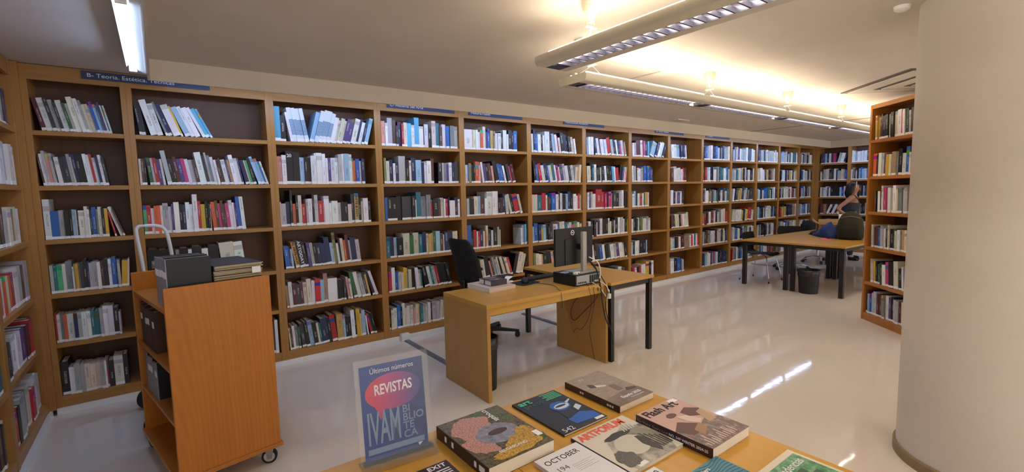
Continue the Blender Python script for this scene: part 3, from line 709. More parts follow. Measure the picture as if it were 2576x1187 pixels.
# office chair, facing +x
oc = thing('office_chair', 'black office swivel chair with armrests behind the service desk', 'chair', (2.77, -.52, 0), 0)
R5 = .33
for i in range(5):
    a = math.radians(-54.5-72*0+i*72+16); c, s = math.cos(a), math.sin(a)
    bm = B(); q = Matrix.Rotation(a, 4, 'Z')
    pts = [(.02, .12), (.12, .105), (R5+.02, .075), (R5+.02, .055), (.12, .07), (.02, .07)]
    A = [[q @ Vector((p[0], sgn*(.03 if p[0] < .1 else (.024 if p[0] < .2 else .014)), p[1])) for p in pts] for sgn in (-1, 1)]
    va = [bm.verts.new(p) for p in A[0]]; vb_ = [bm.verts.new(p) for p in A[1]]
    for k in range(6): bm.faces.new((va[k], va[(k+1) % 6], vb_[(k+1) % 6], vb_[k]))
    bm.faces.new(va); bm.faces.new(vb_[::-1])
    lg = mk('base_arm', bm, 'black_plastic', oc)
    bm = B(); ctr = q @ Vector((R5, 0, 0)); sd = Vector((-s, c, 0))
    for sg in (-1, 1): cyl(bm, ctr+sd*(.008*sg)+Vector((0, 0, .028)), ctr+sd*(.026*sg)+Vector((0, 0, .028)), .028, n=18)
    cyl(bm, ctr+Vector((0, 0, .03)), ctr+Vector((0, 0, .065)), .008); mk('caster', bm, 'rubber', lg, 40)
bm = B(); cyl(bm, (0, 0, .06), (0, 0, .13), .035); cyl(bm, (0, 0, .13), (0, 0, .40), .022); mk('gas_column', bm, 'black_plastic', oc, 40)
bm = B(); box(bm, -.10, .10, -.07, .07, .385, .425, .01); mk('mechanism', bm, 'black_plastic', oc)
def rrect(w_, d_, n=6, r=.06):
    out = []
    for cx, cy, a0 in ((w_/2-r, d_/2-r, 0), (-w_/2+r, d_/2-r, 90), (-w_/2+r, -d_/2+r, 180), (w_/2-r, -d_/2+r, 270)):
        for k in range(n+1):
            a = math.radians(a0+90*k/n); out.append((cx+r*math.cos(a), cy+r*math.sin(a)))
    return out
bm = B(); loft(bm, [[(x*k_+.02, y*k_, z) for x, y in rrect(.48, .48, r=.1)] for k_, z in ((.9, .425), (1, .44), (1, .475), (.95, .495), (.8, .50))]); mk('seat', bm, 'black_fabric', oc, True)
bm = B()
def bk_ring(z, w_, off, th):
    return [(-.24+off+x, y, z) for x, y in [(th*.5+(-(2*y/w_)**2)*-.03, y) for y in (-w_/2, -w_/4, 0, w_/4, w_/2)]] + [(-.24+off-th*.5+((2*y/w_)**2)*.03, y, z) for y in (w_/2, w_/4, 0, -w_/4, -w_/2)]
loft(bm, [bk_ring(z, w_, off, th) for z, w_, off, th in ((.56, .34, .02, .03), (.60, .42, .015, .045), (.72, .45, .0, .05), (.88, .44, -.035, .045), (1.0, .42, -.08, .04), (1.07, .38, -.11, .035), (1.10, .30, -.12, .02))]); mk('backrest', bm, 'black_fabric', oc, True)
bm = B(); tube(bm, [(-.05, 0, .40), (-.22, 0, .40), (-.285, 0, .46), (-.275, 0, .66)], .022, 10, 2); mk('back_support', bm, 'black_plastic', oc, True)
for s in (-1, 1):
    bm = B(); tube(bm, [(-.02, s*.20, .415), (-.02, s*.285, .43), (-.02, s*.29, .55), (-.01, s*.29, .685)], .02, 8, 1); ap = mk('arm_post', bm, 'black_plastic', oc, True)
    bm = B(); loft(bm, [[(.02+x*k_, s*.29+y*k_, z) for x, y in rrect(.25, .085, r=.035)] for k_, z in ((.85, .682), (1, .692), (1, .706), (.9, .715))]); mk('armrest', bm, 'black_plastic', oc, True)
# computer
pc = thing('desktop_computer', 'black flat desktop computer lying on the service desk', 'computer', (2.812, -1.845, ZD))
bx('case', 0, .31, 0, .285, .004, .098, 'black_plastic', pc, .003)
bx('rear_plate', .012, .298, -.002, .001, .012, .09, 'steel', pc); bx('port_panel', .02, .14, -.0035, -.0015, .016, .044, 'silver_plastic', pc)
for i in range(5): bx('port', .03+i*.021, .044+i*.021, -.005, -.003, .022, .036, 'black_plastic', pc)
for i in range(4): bx('slot_cover', .17+i*.028, .19+i*.028, -.004, -.0015, .018, .082, 'black_plastic', pc)
mo = thing('monitor', 'black monitor seen from behind on a silver stand', 'monitor', (2.97, -1.70, ZD+.0985), 3)
bx('screen_housing', -.245, .245, .020, .044, .065, .395, 'black_plastic', mo, .006); bx('rear_bulge', -.13, .12, .013, .022, .07, .30, 'black_plastic', mo, .004)
bx('screen', -.237, .237, .044, .0455, .078, .385, base('screen_glass', '#050608', .1), mo)
bx('stand_column', .015, .065, -.065, -.035, .006, .36, 'silver_plastic', mo, .004); bx('stand_arm', .02, .06, -.037, .015, .20, .25, 'black_plastic', mo)
bx('stand_base', -.075, .13, -.115, .09, 0, .009, 'silver_plastic', mo, .003)
bm = B(); lathe(bm, [(.018, 0), (.0235, 0), (.0235, .002), (.018, .002)], 28, close=False); lg = mk('logo_ring', bm, 'letters_white', mo); lg.location = (-.03, .019, .352); lg.rotation_euler = (math.pi/2, 0, 0)
text('logo_lettering', 'DELL', .013, 'letters_white', mo, (-.03, .0185, .352), (math.pi/2, 0, 0), fat=.0006)
dn = thing('white_adapter', 'small white adapter box on top of the black computer', 'adapter', (2.868, -1.80, ZD+.0985), 20)
bm = B(); box(bm, -.03, .03, -.02, .02, 0, .02, .005); mk('housing', bm, 'white_plastic', dn); bx('socket', -.012, .012, -.0212, -.0195, .006, .014, 'black_plastic', dn)
cards = thing('leaflet', 'pale blue leaflet lying on the black computer beside the stand', 'leaflet', (2.87, -1.66, ZD+.0985), 15); bx('sheet', -.05, .06, -.03, .03, 0, .002, base('leaflet_blue', '#C8D4E4', .5), cards); bx('printed_block', -.03, .03, -.015, .018, .002, .0024, base('leaflet_print', '#6E86A8', .5), cards)
kb = thing('keyboard', 'black keyboard lying at the back edge of the desk', 'keyboard', (2.895, -1.305, ZD), 3)
bx('keyboard_body', -.21, .18, -.06, .06, 0, .014, 'black_plastic', kb, .004)
KY = bpy.data.meshes.new('key'); bm = B(); box(bm, -.0078, .0078, -.0078, .0078, 0, .006, .0015); bm.to_mesh(KY); bm.free(); KY.materials.append(base('key_black', '#202022', .45))
for i in range(20):
    for j in range(6):
        k_ = bpy.data.objects.new('key', KY); COL.objects.link(k_); k_.parent = kb; k_.location = (-.195+i*.0187, -.047+j*.0187, .013)
mp = thing('mouse_pad', 'black mouse pad on the service desk', 'mouse pad', (2.61, -1.40, ZD), 10); bm = B(); prism(bm, rrect(.24, .19, r=.03), 'z', 0, .003); mk('pad', bm, 'black_fabric', mp)
ms = thing('mouse', 'dark computer mouse on the black pad', 'mouse', (2.615, -1.395, ZD+.003), 60)
bm = B(); loft(bm, [[(x*k_, y*k_, z) for x, y in rrect(.105, .06, r=.028)] for k_, z in ((.96, 0), (1, .008), (.95, .022), (.78, .034), (.45, .039))]); mk('mouse_shell', bm, 'black_plastic', ms, True)
bx('scroll_wheel', .02, .035, -.004, .004, .030, .041, 'silver_plastic', ms)
bm = B(); tube(bm, [(2.65, -1.45, ZD+.006), (2.68, -1.53, ZD+.004), (2.72, -1.60, ZD+.004), (2.70, -1.72, ZD+.004), (2.63, -1.82, ZD+.004), (2.60, -1.89, ZD+.006), (2.60, -1.898, .70), (2.605, -1.90, .60)], .0022, 6, 2)
tag(mk('mouse_cable', bm, 'black_plastic', None, True), 'thin dark mouse cable crossing the desk and hanging over its front', 'cable')
def hardback(name, label, loc, rz, w_, d_, t_, cov, par=None, extra=None):
    o = thing(name, label, 'book', loc, rz)
    bm = B(); box(bm, 0, w_, 0, d_, 0, .003, .0008); box(bm, 0, w_, 0, d_, t_-.003, t_, .0008); box(bm, 0, .004, 0, d_, 0, t_); mk('cover', bm, cov, o)
    bx('page_block', .004, w_-.005, .004, d_-.004, .003, t_-.003, 'pages', o); return o
base('cover_pale', '#D8C6BE', .35); base('cover_dark', '#3A3844', .35); base('cover_rose', '#C08890', .35)
hb = hardback('hardback_book', 'large pale hardback at the bottom of the pile on the desk', (2.400, -1.535, ZD), 92, .335, .275, .036, 'cover_pale')
flat('cover_print', [(.06, .05), (.25, .05), (.25, .2), (.06, .2)], .0362, 'cover_rose', hb)
hs = hardback('hardback_book', 'smaller thick hardback with a dark patterned cover on top of the pile', (2.355, -1.475, ZD+.0365), 90, .19, .165, .044, 'cover_dark')
r_ = random.Random(3)
for i in range(9): flat('cover_print', blob(.05+.012*i, .05+r_.random()*.08, .016, .02, 9, .4, i), .0442, ['cover_pale', 'cover_rose', 'leaflet_print'][i % 3], hs)
bx('elastic_band', .10, .106, -.002, .167, -.001, .0455, 'ink', hs)
ps = thing('paper_slip', 'folded white paper slip sticking out of the book pile', 'paper', (2.372, -1.455, ZD+.0365), 20)
bm = B(); prism(bm, [(0, 0), (.09, -.01), (.13, .03), (.095, .075), (.0, .06)], 'z', 0, .0008); mk('lower_sheet', bm, 'paper', ps)
bm = B(); loft(bm, [[(.005, .01, .001), (.005, .0105, .0016), (.0, .055, .0016), (.0, .0545, .001)], [(.05, .005, .03), (.05, .0055, .0306), (.045, .06, .0306), (.045, .0595, .03)], [(.10, .0, .045), (.10, .0005, .0456), (.08, .065, .0456), (.08, .0645, .045)]]); mk('folded_flap', bm, 'paper', ps)
# cables at the right end of the desk
def cable(label, pts, r, mat, n=2): bm = B(); tube(bm, pts, r, 6, n); return tag(mk('cable', bm, mat, None, True), label, 'cable', 'loose computer cables')
z0 = ZD
cable('white cable curling from the monitor stand down the computer back', [(3.05, -1.775, z0+.23), (3.09, -1.86, z0+.19), (3.10, -1.87, z0+.08), (3.07, -1.875, z0+.03), (3.03, -1.856, z0+.03)], .005, 'white_plastic')
cable('thick black cable looping from the monitor stand over the desk edge', [(3.03, -1.775, z0+.22), (3.05, -1.87, z0+.14), (3.06, -1.905, z0-.02), (3.08, -1.91, .55), (3.12, -1.915, .40), (3.178, -1.93, .30), (3.19, -1.93, .18), (3.185, -1.925, .012)], .006, 'black_plastic')
cable('second black cable running over the computer corner down the desk leg', [(3.06, -1.77, z0+.19), (3.12, -1.86, z0+.06), (3.14, -1.915, z0-.05), (3.10, -1.92, .56), (3.13, -1.92, .42), (3.182, -1.935, .26), (3.18, -1.93, .014)], .0045, 'black_plastic')
cable('big thin loop of dark cable hanging against the right desk panel', [(3.03, -1.852, z0+.03), (3.04, -1.905, z0-.04), (3.12, -1.80, .58), (3.12, -1.62, .42), (3.12, -1.50, .30), (3.11, -1.46, .40), (3.10, -1.55, .55), (3.06, -1.75, .66), (2.98, -1.905, z0-.02)], .003, 'black_plastic')
cable('thin dark cable drooping below the desk edge left of the big loop', [(2.93, -1.852, z0+.03), (2.92, -1.9, z0-.01), (2.95, -1.905, .60), (3.02, -1.80, .42), (3.10, -1.62, .25), (3.11, -1.55, .27), (3.115, -1.50, .20)], .0022, 'black_plastic')
cable('thin dark cable ending near the floor at the right desk panel', [(2.98, -1.856, z0+.025), (2.985, -1.905, z0-.05), (3.06, -1.82, .5), (3.12, -1.70, .28), (3.13, -1.74, .10), (3.13, -1.76, .006)], .0022, 'black_plastic')
wc = cable('short white cable with a plug dangling at the desk corner', [(3.09, -1.856, z0+.02), (3.12, -1.91, z0-.01), (3.15, -1.915, z0-.06), (3.155, -1.92, z0-.10)], .004, 'white_plastic')
bx('plug', 3.143, 3.167, -1.932, -1.908, z0-.14, z0-.095, 'white_plastic', wc, .004)
cable('thin white cable sagging from the computer to the desk leg', [(3.0, -1.856, z0+.02), (3.05, -1.905, z0-.02), (3.12, -1.915, z0-.12), (3.15, -1.92, z0-.15), (3.16, -1.915, z0-.06)], .003, 'white_plastic')
def bin_(label, loc, r0, r1, h, bag=True):
    o = thing('waste_bin', label, 'bin', loc)
    bm = B(); lathe(bm, [(0, .004), (r0, .004), (r0, 0), (r1, h), (r1-.004, h), (r0-.004, .008), (0, .008)], 32); mk('bucket', bm, 'black_plastic', o, 40)
    if bag:
        r = random.Random(5); bm = B(); n = 32
        ring = lambda rr, z, wv: [((rr+wv*r.uniform(-1, 1))*math.cos(2*math.pi*k/n), (rr+wv*r.uniform(-1, 1))*math.sin(2*math.pi*k/n), z+wv*r.uniform(-1, 1)) for k in range(n)]
        loft(bm, [ring(r1-.006, h-.06, .002), ring(r1-.002, h+.006, .003), ring(r1+.008, h+.004, .004), ring(r1+.004, h-.05, .005), ring(r1+.002, h-.085, .006)], False); mk('bin_liner', bm, base('liner', '#26242A', .3), o, True)
    return o
bin_('black waste bin with liner under the service desk', (2.005, -1.63, 0), .092, .105, .42)
sb = thing('floor_socket', 'white trunking box on the skirting left of the desk', 'socket box', (2.03, -.02, 0)); bx('box_cover', -.05, .05, -.05, .02, 0, .07, 'white_plastic', sb, .006); bx('lid', -.043, .043, -.043, .014, .07, .074, 'white_plastic', sb, .002)
for nm, xx, ya, yb in (('grey cable cover strip on the floor running left of the desk', 2.035, -1.22, -.07), ('grey cable cover strip on the floor under the return table', 3.66, -.80, -.02), ('far grey cable cover strip behind the shell chair', 9.63, -.75, -.02)):
    bm = B(); prism(bm, [(xx-.035, 0), (xx-.02, .011), (xx+.02, .011), (xx+.035, 0)], 'y', ya, yb); tag(mk('cable_cover', bm, 'strip_grey'), nm, 'cable cover', 'grey floor cable covers')

# ------------------------------------------------------------------ magazine tables in the foreground
ZM = .74
for x0, x1, lb in ((.807, 1.55, 'honey-coloured display table carrying most of the magazines'), (.062, .805, 'honey-coloured display table under the poster stand')):
    t_ = thing('display_table', lb, 'table', (x0, -4.56, 0), group='display tables'); w_, d_ = x1-x0, 1.285
    bx('table_top', 0, w_, 0, d_, ZM-.026, ZM, 'table_y', t_, .0015)
    bm = B(); box(bm, .03, w_-.03, .03, .05, .66, ZM-.026); box(bm, .03, w_-.03, d_-.05, d_-.03, .66, ZM-.026); box(bm, .03, .05, .05, d_-.05, .66, ZM-.026); box(bm, w_-.05, w_-.03, .05, d_-.05, .66, ZM-.026); mk('frame', bm, 'black_metal', t_)
    for a in (.02, w_-.065):
        for b in (.02, d_-.065): bx('leg', a, a+.045, b, b+.045, 0, ZM-.026, 'black_metal', t_, .003)
def noisemat(name, scale, stops, rough=.32, detail=4, sc=(1, 1, 1)):
    mt = base(name, '#888888', rough); g = NT(mt); g.put(g.b.inputs['Base Color'], g.ramp(g.noise(g.coord('Object', sc), scale, detail, .6), *stops)); return mt
def magazine(label, x0, x1, y0, y1, t_, cov, spine=None, z=ZM, pages='pages'):
    o = thing('magazine', label, 'magazine', (x0, y0, z), group='magazines laid out on the display tables'); w_, d_ = x1-x0, y1-y0
    b_ = min(.0012, t_*.2)
    bx('front_cover', 0, w_, 0, d_, t_-b_, t_, cov, o); bx('page_block', .0015, w_-.0015, .001, d_-.001, b_, t_-b_, pages, o); bx('back_cover', 0, w_, 0, d_, 0, b_, cov, o)
    bx('spine', -.0012, .0012, 0, d_, 0, t_+.0002, spine or cov, o)
    return o, w_, d_, t_+.0002
def mat(n, c, r=.35): return base(n, c, r)
R90 = (0, 0, -math.pi/2)
# thick architecture monograph
noisemat('forest_print', 80, [(.30, '#262A20'), (.45, '#4C4A34'), (.56, '#7C6A44'), (.66, '#3F4A2C'), (.78, '#8C7C58')])
o, w_, d_, z = magazine('thick magazine with autumn woodland cover and white lettering croquis', .700, .950, -3.637, -3.322, .041, 'forest_print', mat('brown_spine', '#2E1C1C', .4))
noisemat('pink_foliage', 190, [(.3, '#7A5048'), (.5, '#C08C7A'), (.7, '#DDA898')]); noisemat('gold_foliage', 200, [(.3, '#6E5220'), (.5, '#C4962E'), (.7, '#E2BC58')]); noisemat('green_foliage', 200, [(.3, '#2C3A1C'), (.6, '#5E7A34'), (.75, '#93A858')])
noisemat('grey_shell', 60, [(.3, '#6A6A74'), (.6, '#9494A0'), (.75, '#B6B6BE')])
flat('printed_tree', blob(.085, .225, .075, .075, 28, .25, 2), z, 'pink_foliage', o); flat('printed_tree', blob(.05, .12, .045, .06, 20, .35, 12), z+.0001, 'pink_foliage', o)
flat('printed_pavilion', blob(.135, .15, .075, .062, 24, .08, 3), z+.0003, 'grey_shell', o); flat('printed_opening', blob(.14, .155, .036, .016, 18, .05, 4, .3), z+.0009, mat('opening_brown', '#4A3430'), o)
flat('printed_shrub', blob(.175, .06, .06, .04, 24, .3, 5), z+.0005, 'gold_foliage', o); flat('printed_shrub', blob(.12, .03, .09, .022, 24, .3, 6), z+.0006, 'gold_foliage', o); flat('printed_shrub', blob(.212, .11, .03, .03, 20, .35, 7), z+.0007, 'gold_foliage', o)
for i, (a, b) in enumerate(((.15, .295), (.205, .27), (.215, .215), (.235, .045), (.19, .24))): flat('printed_leaves', blob(a, b, .018, .016, 14, .4, 20+i), z+.0002+i*.00005, 'green_foliage', o)
text('title', 'croquis', .032, 'letters_white', o, (.185, .262, z+.0012), R90, fat=.0006); text('subtitle', 'SELGASCANO', .017, 'letters_white', o, (.125, .047, z+.0014), fat=.0003)
bx('barcode_label', .225, .246, .05, .085, z, z+.0014, 'label_white', o)
for i, yy in enumerate((.02, .065, .20, .245)): bx('spine_mark', -.0018, -.001, yy, yy+(.03 if i == 0 else .012), .012, .030, 'label_white', o)
# art magazine with a bird
o, w_, d_, z = magazine('black magazine with a blue bird head and green lettering', 1.036, 1.250, -3.592, -3.300, .008, mat('night_print', '#1B1E24'))
mat('bird_blue', '#1F5FB4'); mat('green_ink', '#55C48A'); mat('bird_pale', '#C9D6DE'); mat('bird_dark', '#22262E')
flat('printed_bird_breast', [(.09, .03), (.2, .018), (.205, .06), (.15, .10), (.11, .10), (.085, .07)], z, 'bird_blue', o); flat('printed_bird_neck', [(.09, .07), (.16, .09), (.155, .16), (.10, .165)], z+.0002, 'bird_dark', o)
flat('printed_bird_head', blob(.135, .168, .042, .036, 22, .08, 3), z+.0003, 'bird_blue', o); flat('printed_bird_face', blob(.138, .163, .034, .02, 20, .06, 4), z+.0007, 'bird_pale', o); flat('printed_eye_stripe', blob(.136, .166, .026, .007, 16, .05, 5, .2), z+.0011, 'bird_dark', o)
flat('printed_beak', [(.172, .168), (.205, .188), (.203, .194), (.17, .181)], z+.0011, 'bird_pale', o); flat('printed_light_patch', [(.165, .10), (.20, .118), (.195, .145), (.168, .13)], z+.0004, 'bird_pale', o)
text('title', 'art', .05, 'green_ink', o, (.012, .268, z+.0006), align='LEFT', fat=.0012); text('title', 'press', .042, mat('green_dim', '#2E6B52'), o, (.016, .236, z+.0006), align='LEFT')
for i in range(5): bx('headline', .125+(i % 2)*.012, .205, .278-i*.011, .283-i*.011, z, z+.0006, 'green_ink', o)
text('issue_number', '542', .034, 'letters_white', o, (.012, .018, z+.0006), align='LEFT'); bx('barcode_label', .165, .205, .006, .02, z, z+.0006, 'label_white', o)
# photography annual
noisemat('sepia_print', 26, [(.3, '#8E7C66'), (.6, '#A4927A'), (.75, '#B6A48C')], sc=(1, 5, 1))
o, w_, d_, z = magazine('sepia photography book with a dark spine at the far corner of the table', 1.312, 1.512, -3.597, -3.303, .026, 'sepia_print', mat('brown_spine2', '#3A2420', .4))
noisemat('sepia_ground', 14, [(.3, '#6A5A48'), (.7, '#8A7862')]); mat('sepia_dark', '#4A3A30'); mat('sepia_mid', '#77654F'); mat('sepia_pale', '#DAD2C4')
flat('printed_ground', [(0, 0), (.2, 0), (.2, .075), (.12, .085), (0, .07)], z, 'sepia_ground', o); flat('printed_wall', [(.105, .10), (.135, .095), (.14, .15), (.11, .155)], z+.0002, 'sepia_mid', o)
flat('printed_building', [(.035, .18), (.06, .17), (.065, .2), (.045, .215)], z+.0002, 'sepia_dark', o); flat('printed_sheet', [(.06, .17), (.10, .155), (.105, .166), (.065, .19)], z+.0004, 'sepia_pale', o)
flat('printed_wreck', [(.13, .075), (.185, .07), (.19, .085), (.165, .092), (.15, .10), (.14, .088)], z+.0003, 'sepia_dark', o)
text('title', 'España 2025', .022, 'letters_white', o, (.12, .045, z+.0006), fat=.0005); text('subtitle', 'Nuevas fotografías', .010, 'letters_white', o, (.135, .026, z+.0006)); text('masthead', 'W', .03, 'sepia_pale', o, (.06, .262, z+.0006))
for i in range(5): bx('spine_mark', -.0018, -.001, .03+i*.012+(.12 if i > 2 else 0), .038+i*.012+(.12 if i > 2 else 0), .008, .016, 'sepia_pale', o)
# pink art magazine
o, w_, d_, z = magazine('thick pink art magazine with black Flash Art lettering and a dark spine', 1.296, 1.516, -3.972, -3.683, .033, mat('dusty_pink', '#C9A498'), mat('plum_spine', '#3C2428', .35))
noisemat('street_print', 40, [(.3, '#4E3B38'), (.55, '#7C6660'), (.72, '#B8A8A4')], sc=(2, 1, 1)); mat('umber', '#5C3028'); mat('plank', '#B89878'); mat('plank2', '#A07A50'); mat('pale_pink', '#DCC2B8')
flat('printed_street', [(.0, .0), (.22, 0), (.22, .10), (.17, .13), (.09, .10), (.0, .12)], z, 'street_print', o); flat('printed_shape', [(.0, .13), (.06, .165), (.11, .12), (.10, .085), (.03, .08)], z+.0002, 'umber', o)
flat('printed_shape', [(.13, .20), (.175, .215), (.215, .18), (.17, .145), (.135, .165)], z+.0002, 'umber', o); flat('printed_plank', [(.15, .10), (.195, .10), (.215, .175), (.18, .17)], z+.0004, 'plank', o); flat('printed_plank', [(.06, .06), (.12, .09), (.115, .12), (.06, .10)], z+.0004, 'plank2', o)
flat('printed_figure', blob(.085, .205, .022, .014, 16, .1, 3, .8), z+.0004, 'umber', o); flat('printed_figure', [(.09, .19), (.13, .175), (.15, .13), (.12, .115), (.095, .15)], z+.0003, 'pale_pink', o)
for i in range(12): bx('printed_highlight', .015+i*.0135, .019+i*.0135, .012, .03+(i*7 % 5)*.009, z, z+.0006, 'pale_pink', o)
text('title', 'Flash Art', .055, 'ink', o, (.012, .258, z+.0006), align='LEFT', sx=.85, fat=.001); bx('barcode_label', .17, .21, .262, .285, z, z+.0006, 'label_white', o)
text('spine_title', 'NO. 349 WINTER 2024-25', .0125, 'letters_white', o, (-.0015, .085, .016), (math.pi/2, 0, -math.pi/2), fat=.0003); text('spine_title', 'The Weird  Desire Land', .0125, mat('spine_grey', '#A89894'), o, (-.0015, .222, .016), (math.pi/2, 0, -math.pi/2))
# square black and white magazine
noisemat('photo_grey', 30, [(.25, '#55524A'), (.5, '#A39E90'), (.75, '#D8D2C2')])
o, w_, d_, z = magazine('square black-and-white photo magazine with orange-red lettering', 1.034, 1.288, -3.876, -3.626, .012, mat('warm_white', '#D9D2C0'), mat('violet_spine', '#4A3048', .4))
mat('orange_ink', '#F0603C'); mat('photo_black', '#22201E'); mat('photo_mid', '#8C887A'); mat('photo_pale', '#C9C4B4'); noisemat('photo_hair', 220, [(.3, '#1E1C1A'), (.6, '#5E5A52')])
flat('printed_background', [(.03, .0), (.22, .0), (.254, .06), (.254, .17), (.17, .19), (.07, .16), (.03, .08)], z, 'photo_grey', o); flat('printed_shoulder', blob(.125, .10, .062, .055, 24, .04, 2), z+.0003, 'photo_pale', o)
flat('printed_hair', blob(.05, .055, .035, .045, 22, .3, 4), z+.0005, 'photo_hair', o); flat('printed_shadow', blob(.175, .075, .018, .05, 18, .2, 5, .4), z+.0005, 'photo_black', o); flat('printed_shadow', blob(.13, .165, .07, .013, 18, .3, 6, .1), z+.0006, 'photo_black', o)
for i in range(5): flat('printed_finger', [(.165+i*.012, .165), (.171+i*.012, .165), (.177+i*.012, .20-abs(i-2)*.005), (.171+i*.012, .202-abs(i-2)*.005)], z+.0008, 'photo_pale', o)
flat('printed_arm', [(.165, .168), (.225, .165), (.254, .07), (.23, .06)], z+.0004, 'photo_mid', o)
for i in range(5): flat('printed_stripe', [(.19+i*.012, .13-i*.012), (.196+i*.012, .13-i*.012), (.20+i*.011, .03), (.194+i*.011, .03)], z+.0009, 'photo_black', o)
text('title', 'ARTFORUM', .048, 'orange_ink', o, (.01, .222, z+.0008), align='LEFT', sx=.84, fat=.0016); bx('barcode_label', .045, .085, .004, .02, z, z+.0006, 'label_white', o)
# quarterly journal
o, w_, d_, z = magazine('plain white journal lettered OCTOBER with the number 194', .853, 1.029, -3.882, -3.653, .012, mat('journal_white', '#E4E3E4'), mat('journal_spine', '#C9BFC4', .4))
text('title', 'OCTOBER', .032, 'ink', o, (.013, .192, z), align='LEFT', sx=.92); text('issue_number', '194', .030, mat('number_ink', '#6A5C60'), o, (.02, .145, z), align='LEFT')
for i in range(5): bx('contents_line', .075, .155-(i % 2)*.02, .14-i*.008, .1412-i*.008, z, z+.0003, mat('faint_ink', '#B4B2B6'), o)
# teal exhibition review
o, w_, d_, z = magazine('teal journal with wavy dark lines and a big white circle', 1.118, 1.302, -4.185, -3.978, .012, mat('teal_print', '#3A86A0'), mat('teal_spine', '#2C6478', .4))
mat('teal_dark', '#1E4658')
for i in range(12):
    bm = B(); pts = [(.012+k*.012, .205-i*.010+.006*math.sin(k*.55+i*.3)+.004*math.cos(k*.3), z) for k in range(15)]
    pts = [p for p in pts if 0 < p[1] < .205 and not ((p[0]-.095)**2+(p[1]-.115)**2 < .047**2)]
    if len(pts) > 3: tube(bm, pts, .0008, 4); mk('printed_wave', bm, 'teal_dark', o)
    else: bm.free()
flat('printed_circle', blob(.095, .115, .042, .042, 36), z+.001, mat('circle_white', '#EDE6D8'), o); text('title', 'Les Cahiers', .021, 'letters_white', o, (.008, .182, z+.0022), align='LEFT', sx=.95, fat=.0003)
# green newspaper supplement
noisemat('green_print', 50, [(.3, '#2E6A48'), (.5, '#4E9468'), (.7, '#8FBFA0')])
o, w_, d_, z = magazine('green-fronted arts supplement lettered Tendencias with cream margins', 1.317, 1.517, -4.380, -4.092, .006, mat('supplement_cream', '#E0D8C4'))
flat('printed_picture', [(.012, .02), (.188, .02), (.188, .268), (.012, .268)], z, 'green_print', o); text('title', 'Tendencias', .038, 'letters_white', o, (.02, .24, z+.0006), align='LEFT', sx=.88, fat=.0003)
for i, (a, b) in enumerate(((.09, .2), (.12, .17), (.15, .12), (.06, .15))): bx('printed_block', a, a+.035, b, b+.02, z+.0002, z+.0007, mat('green_deep', '#2A5A40'), o)
# maroon photo quarterly
o, w_, d_, z = magazine('dark maroon magazine lettered EXIT in front of the poster stand', .460, .655, -3.70, -3.467, .006, mat('maroon_print', '#3A2024'))
text('title', 'EXIT', .026, 'letters_white', o, (.182, .215, z), align='RIGHT', fat=.0008, spacing=1.15)
for i in range(4): bx('headline', .13+(i % 2)*.006, .183, .19-i*.011, .1945-i*.011, z, z+.0004, 'letters_white', o)
# small white journal
o, w_, d_, z = magazine('small white journal with the figure 90 beside the wave-patterned one', .925, 1.113, -4.13, -3.893, .010, 'journal_white')
text('issue_number', '90', .032, 'ink', o, (.178, .212, z), align='RIGHT')

# ------------------------------------------------------------------ acrylic poster stand
st = thing('poster_stand', 'clear acrylic stand holding a blue poster lettered REVISTAS', 'stand', (.5455, -3.362, ZM), -5.5)
acr = base('acrylic', '#F2F6F6', .04); acr.node_tree.nodes['Principled BSDF'].inputs['Alpha'].default_value = .035
TLT = Matrix.Rotation(math.radians(-7), 4, 'X')
bx('acrylic_base', -.115, .125, -.04, .045, 0, .004, acr, st, .001)
bm = B(); prism(bm, [(-.04, .004), (-.012, .004), (-.004, .034), (-.007, .034)], 'x', -.11, .118); mk('front_lip', bm, acr, st)
bx('acrylic_plate', -.115, .118, -.0055, -.0035, .004, .325, acr, st, .0005, TLT); bx('acrylic_plate', -.115, .118, .0015, .0035, .004, .325, acr, st, .0005, TLT)
ps = bpy.data.objects.new('poster', None)
mt = base('poster_blue', '#2B4A94', .35); g = NT(mt); tc = g.add('ShaderNodeTexCoord'); sx = g.add('ShaderNodeSeparateXYZ'); g.t.links.new(tc.outputs['Object'], sx.inputs[0])
g.put(g.b.inputs['Base Color'], g.ramp(g.math('ADD', g.math('MULTIPLY', sx.outputs[0], 3.2), .5), (.1, '#24459A'), (.9, '#44568E')))
po = bx('poster', -.1, .1, -.0005, .0005, .018, .305, mt, st, 0, TLT)
mt = base('bubble_red', '#D2466A', .4); g = NT(mt); tc = g.add('ShaderNodeTexCoord'); sx = g.add('ShaderNodeSeparateXYZ'); g.t.links.new(tc.outputs['Object'], sx.inputs[0])
g.put(g.b.inputs['Base Color'], g.ramp(g.math('ADD', g.math('MULTIPLY', sx.outputs[0], 5), .5), (.05, '#DC4A5E'), (.45, '#B4508E'), (.85, '#5E5A98')))
def on_poster(nm, pts, d, mat_):
    bm = B(); prism(bm, [(a, b) for a, b in pts], 'y', -.001-d, -.0006-d); bmesh.ops.transform(bm, matrix=TLT, verts=bm.verts); return mk(nm, bm, mat_, po)
def p_text(nm, s, size, x, zz, mat_='letters_white', **kw):
    p = TLT @ Vector((x, -.0016, zz)); return text(nm, s, size, mat_, po, p, (math.pi/2-math.radians(7), 0, 0), **kw)
mat('poster_pale', '#7E9CBE'); mat('poster_facet', '#3A4A80')
on_poster('printed_facet', [(.1, .305), (.1, .16), (.055, .175), (.03, .24), (.06, .305)], 0, 'poster_facet'); on_poster('printed_facet', [(.1, .06), (.1, .14), (.03, .17), (.0, .19), (.06, .09)], 0, 'poster_facet')
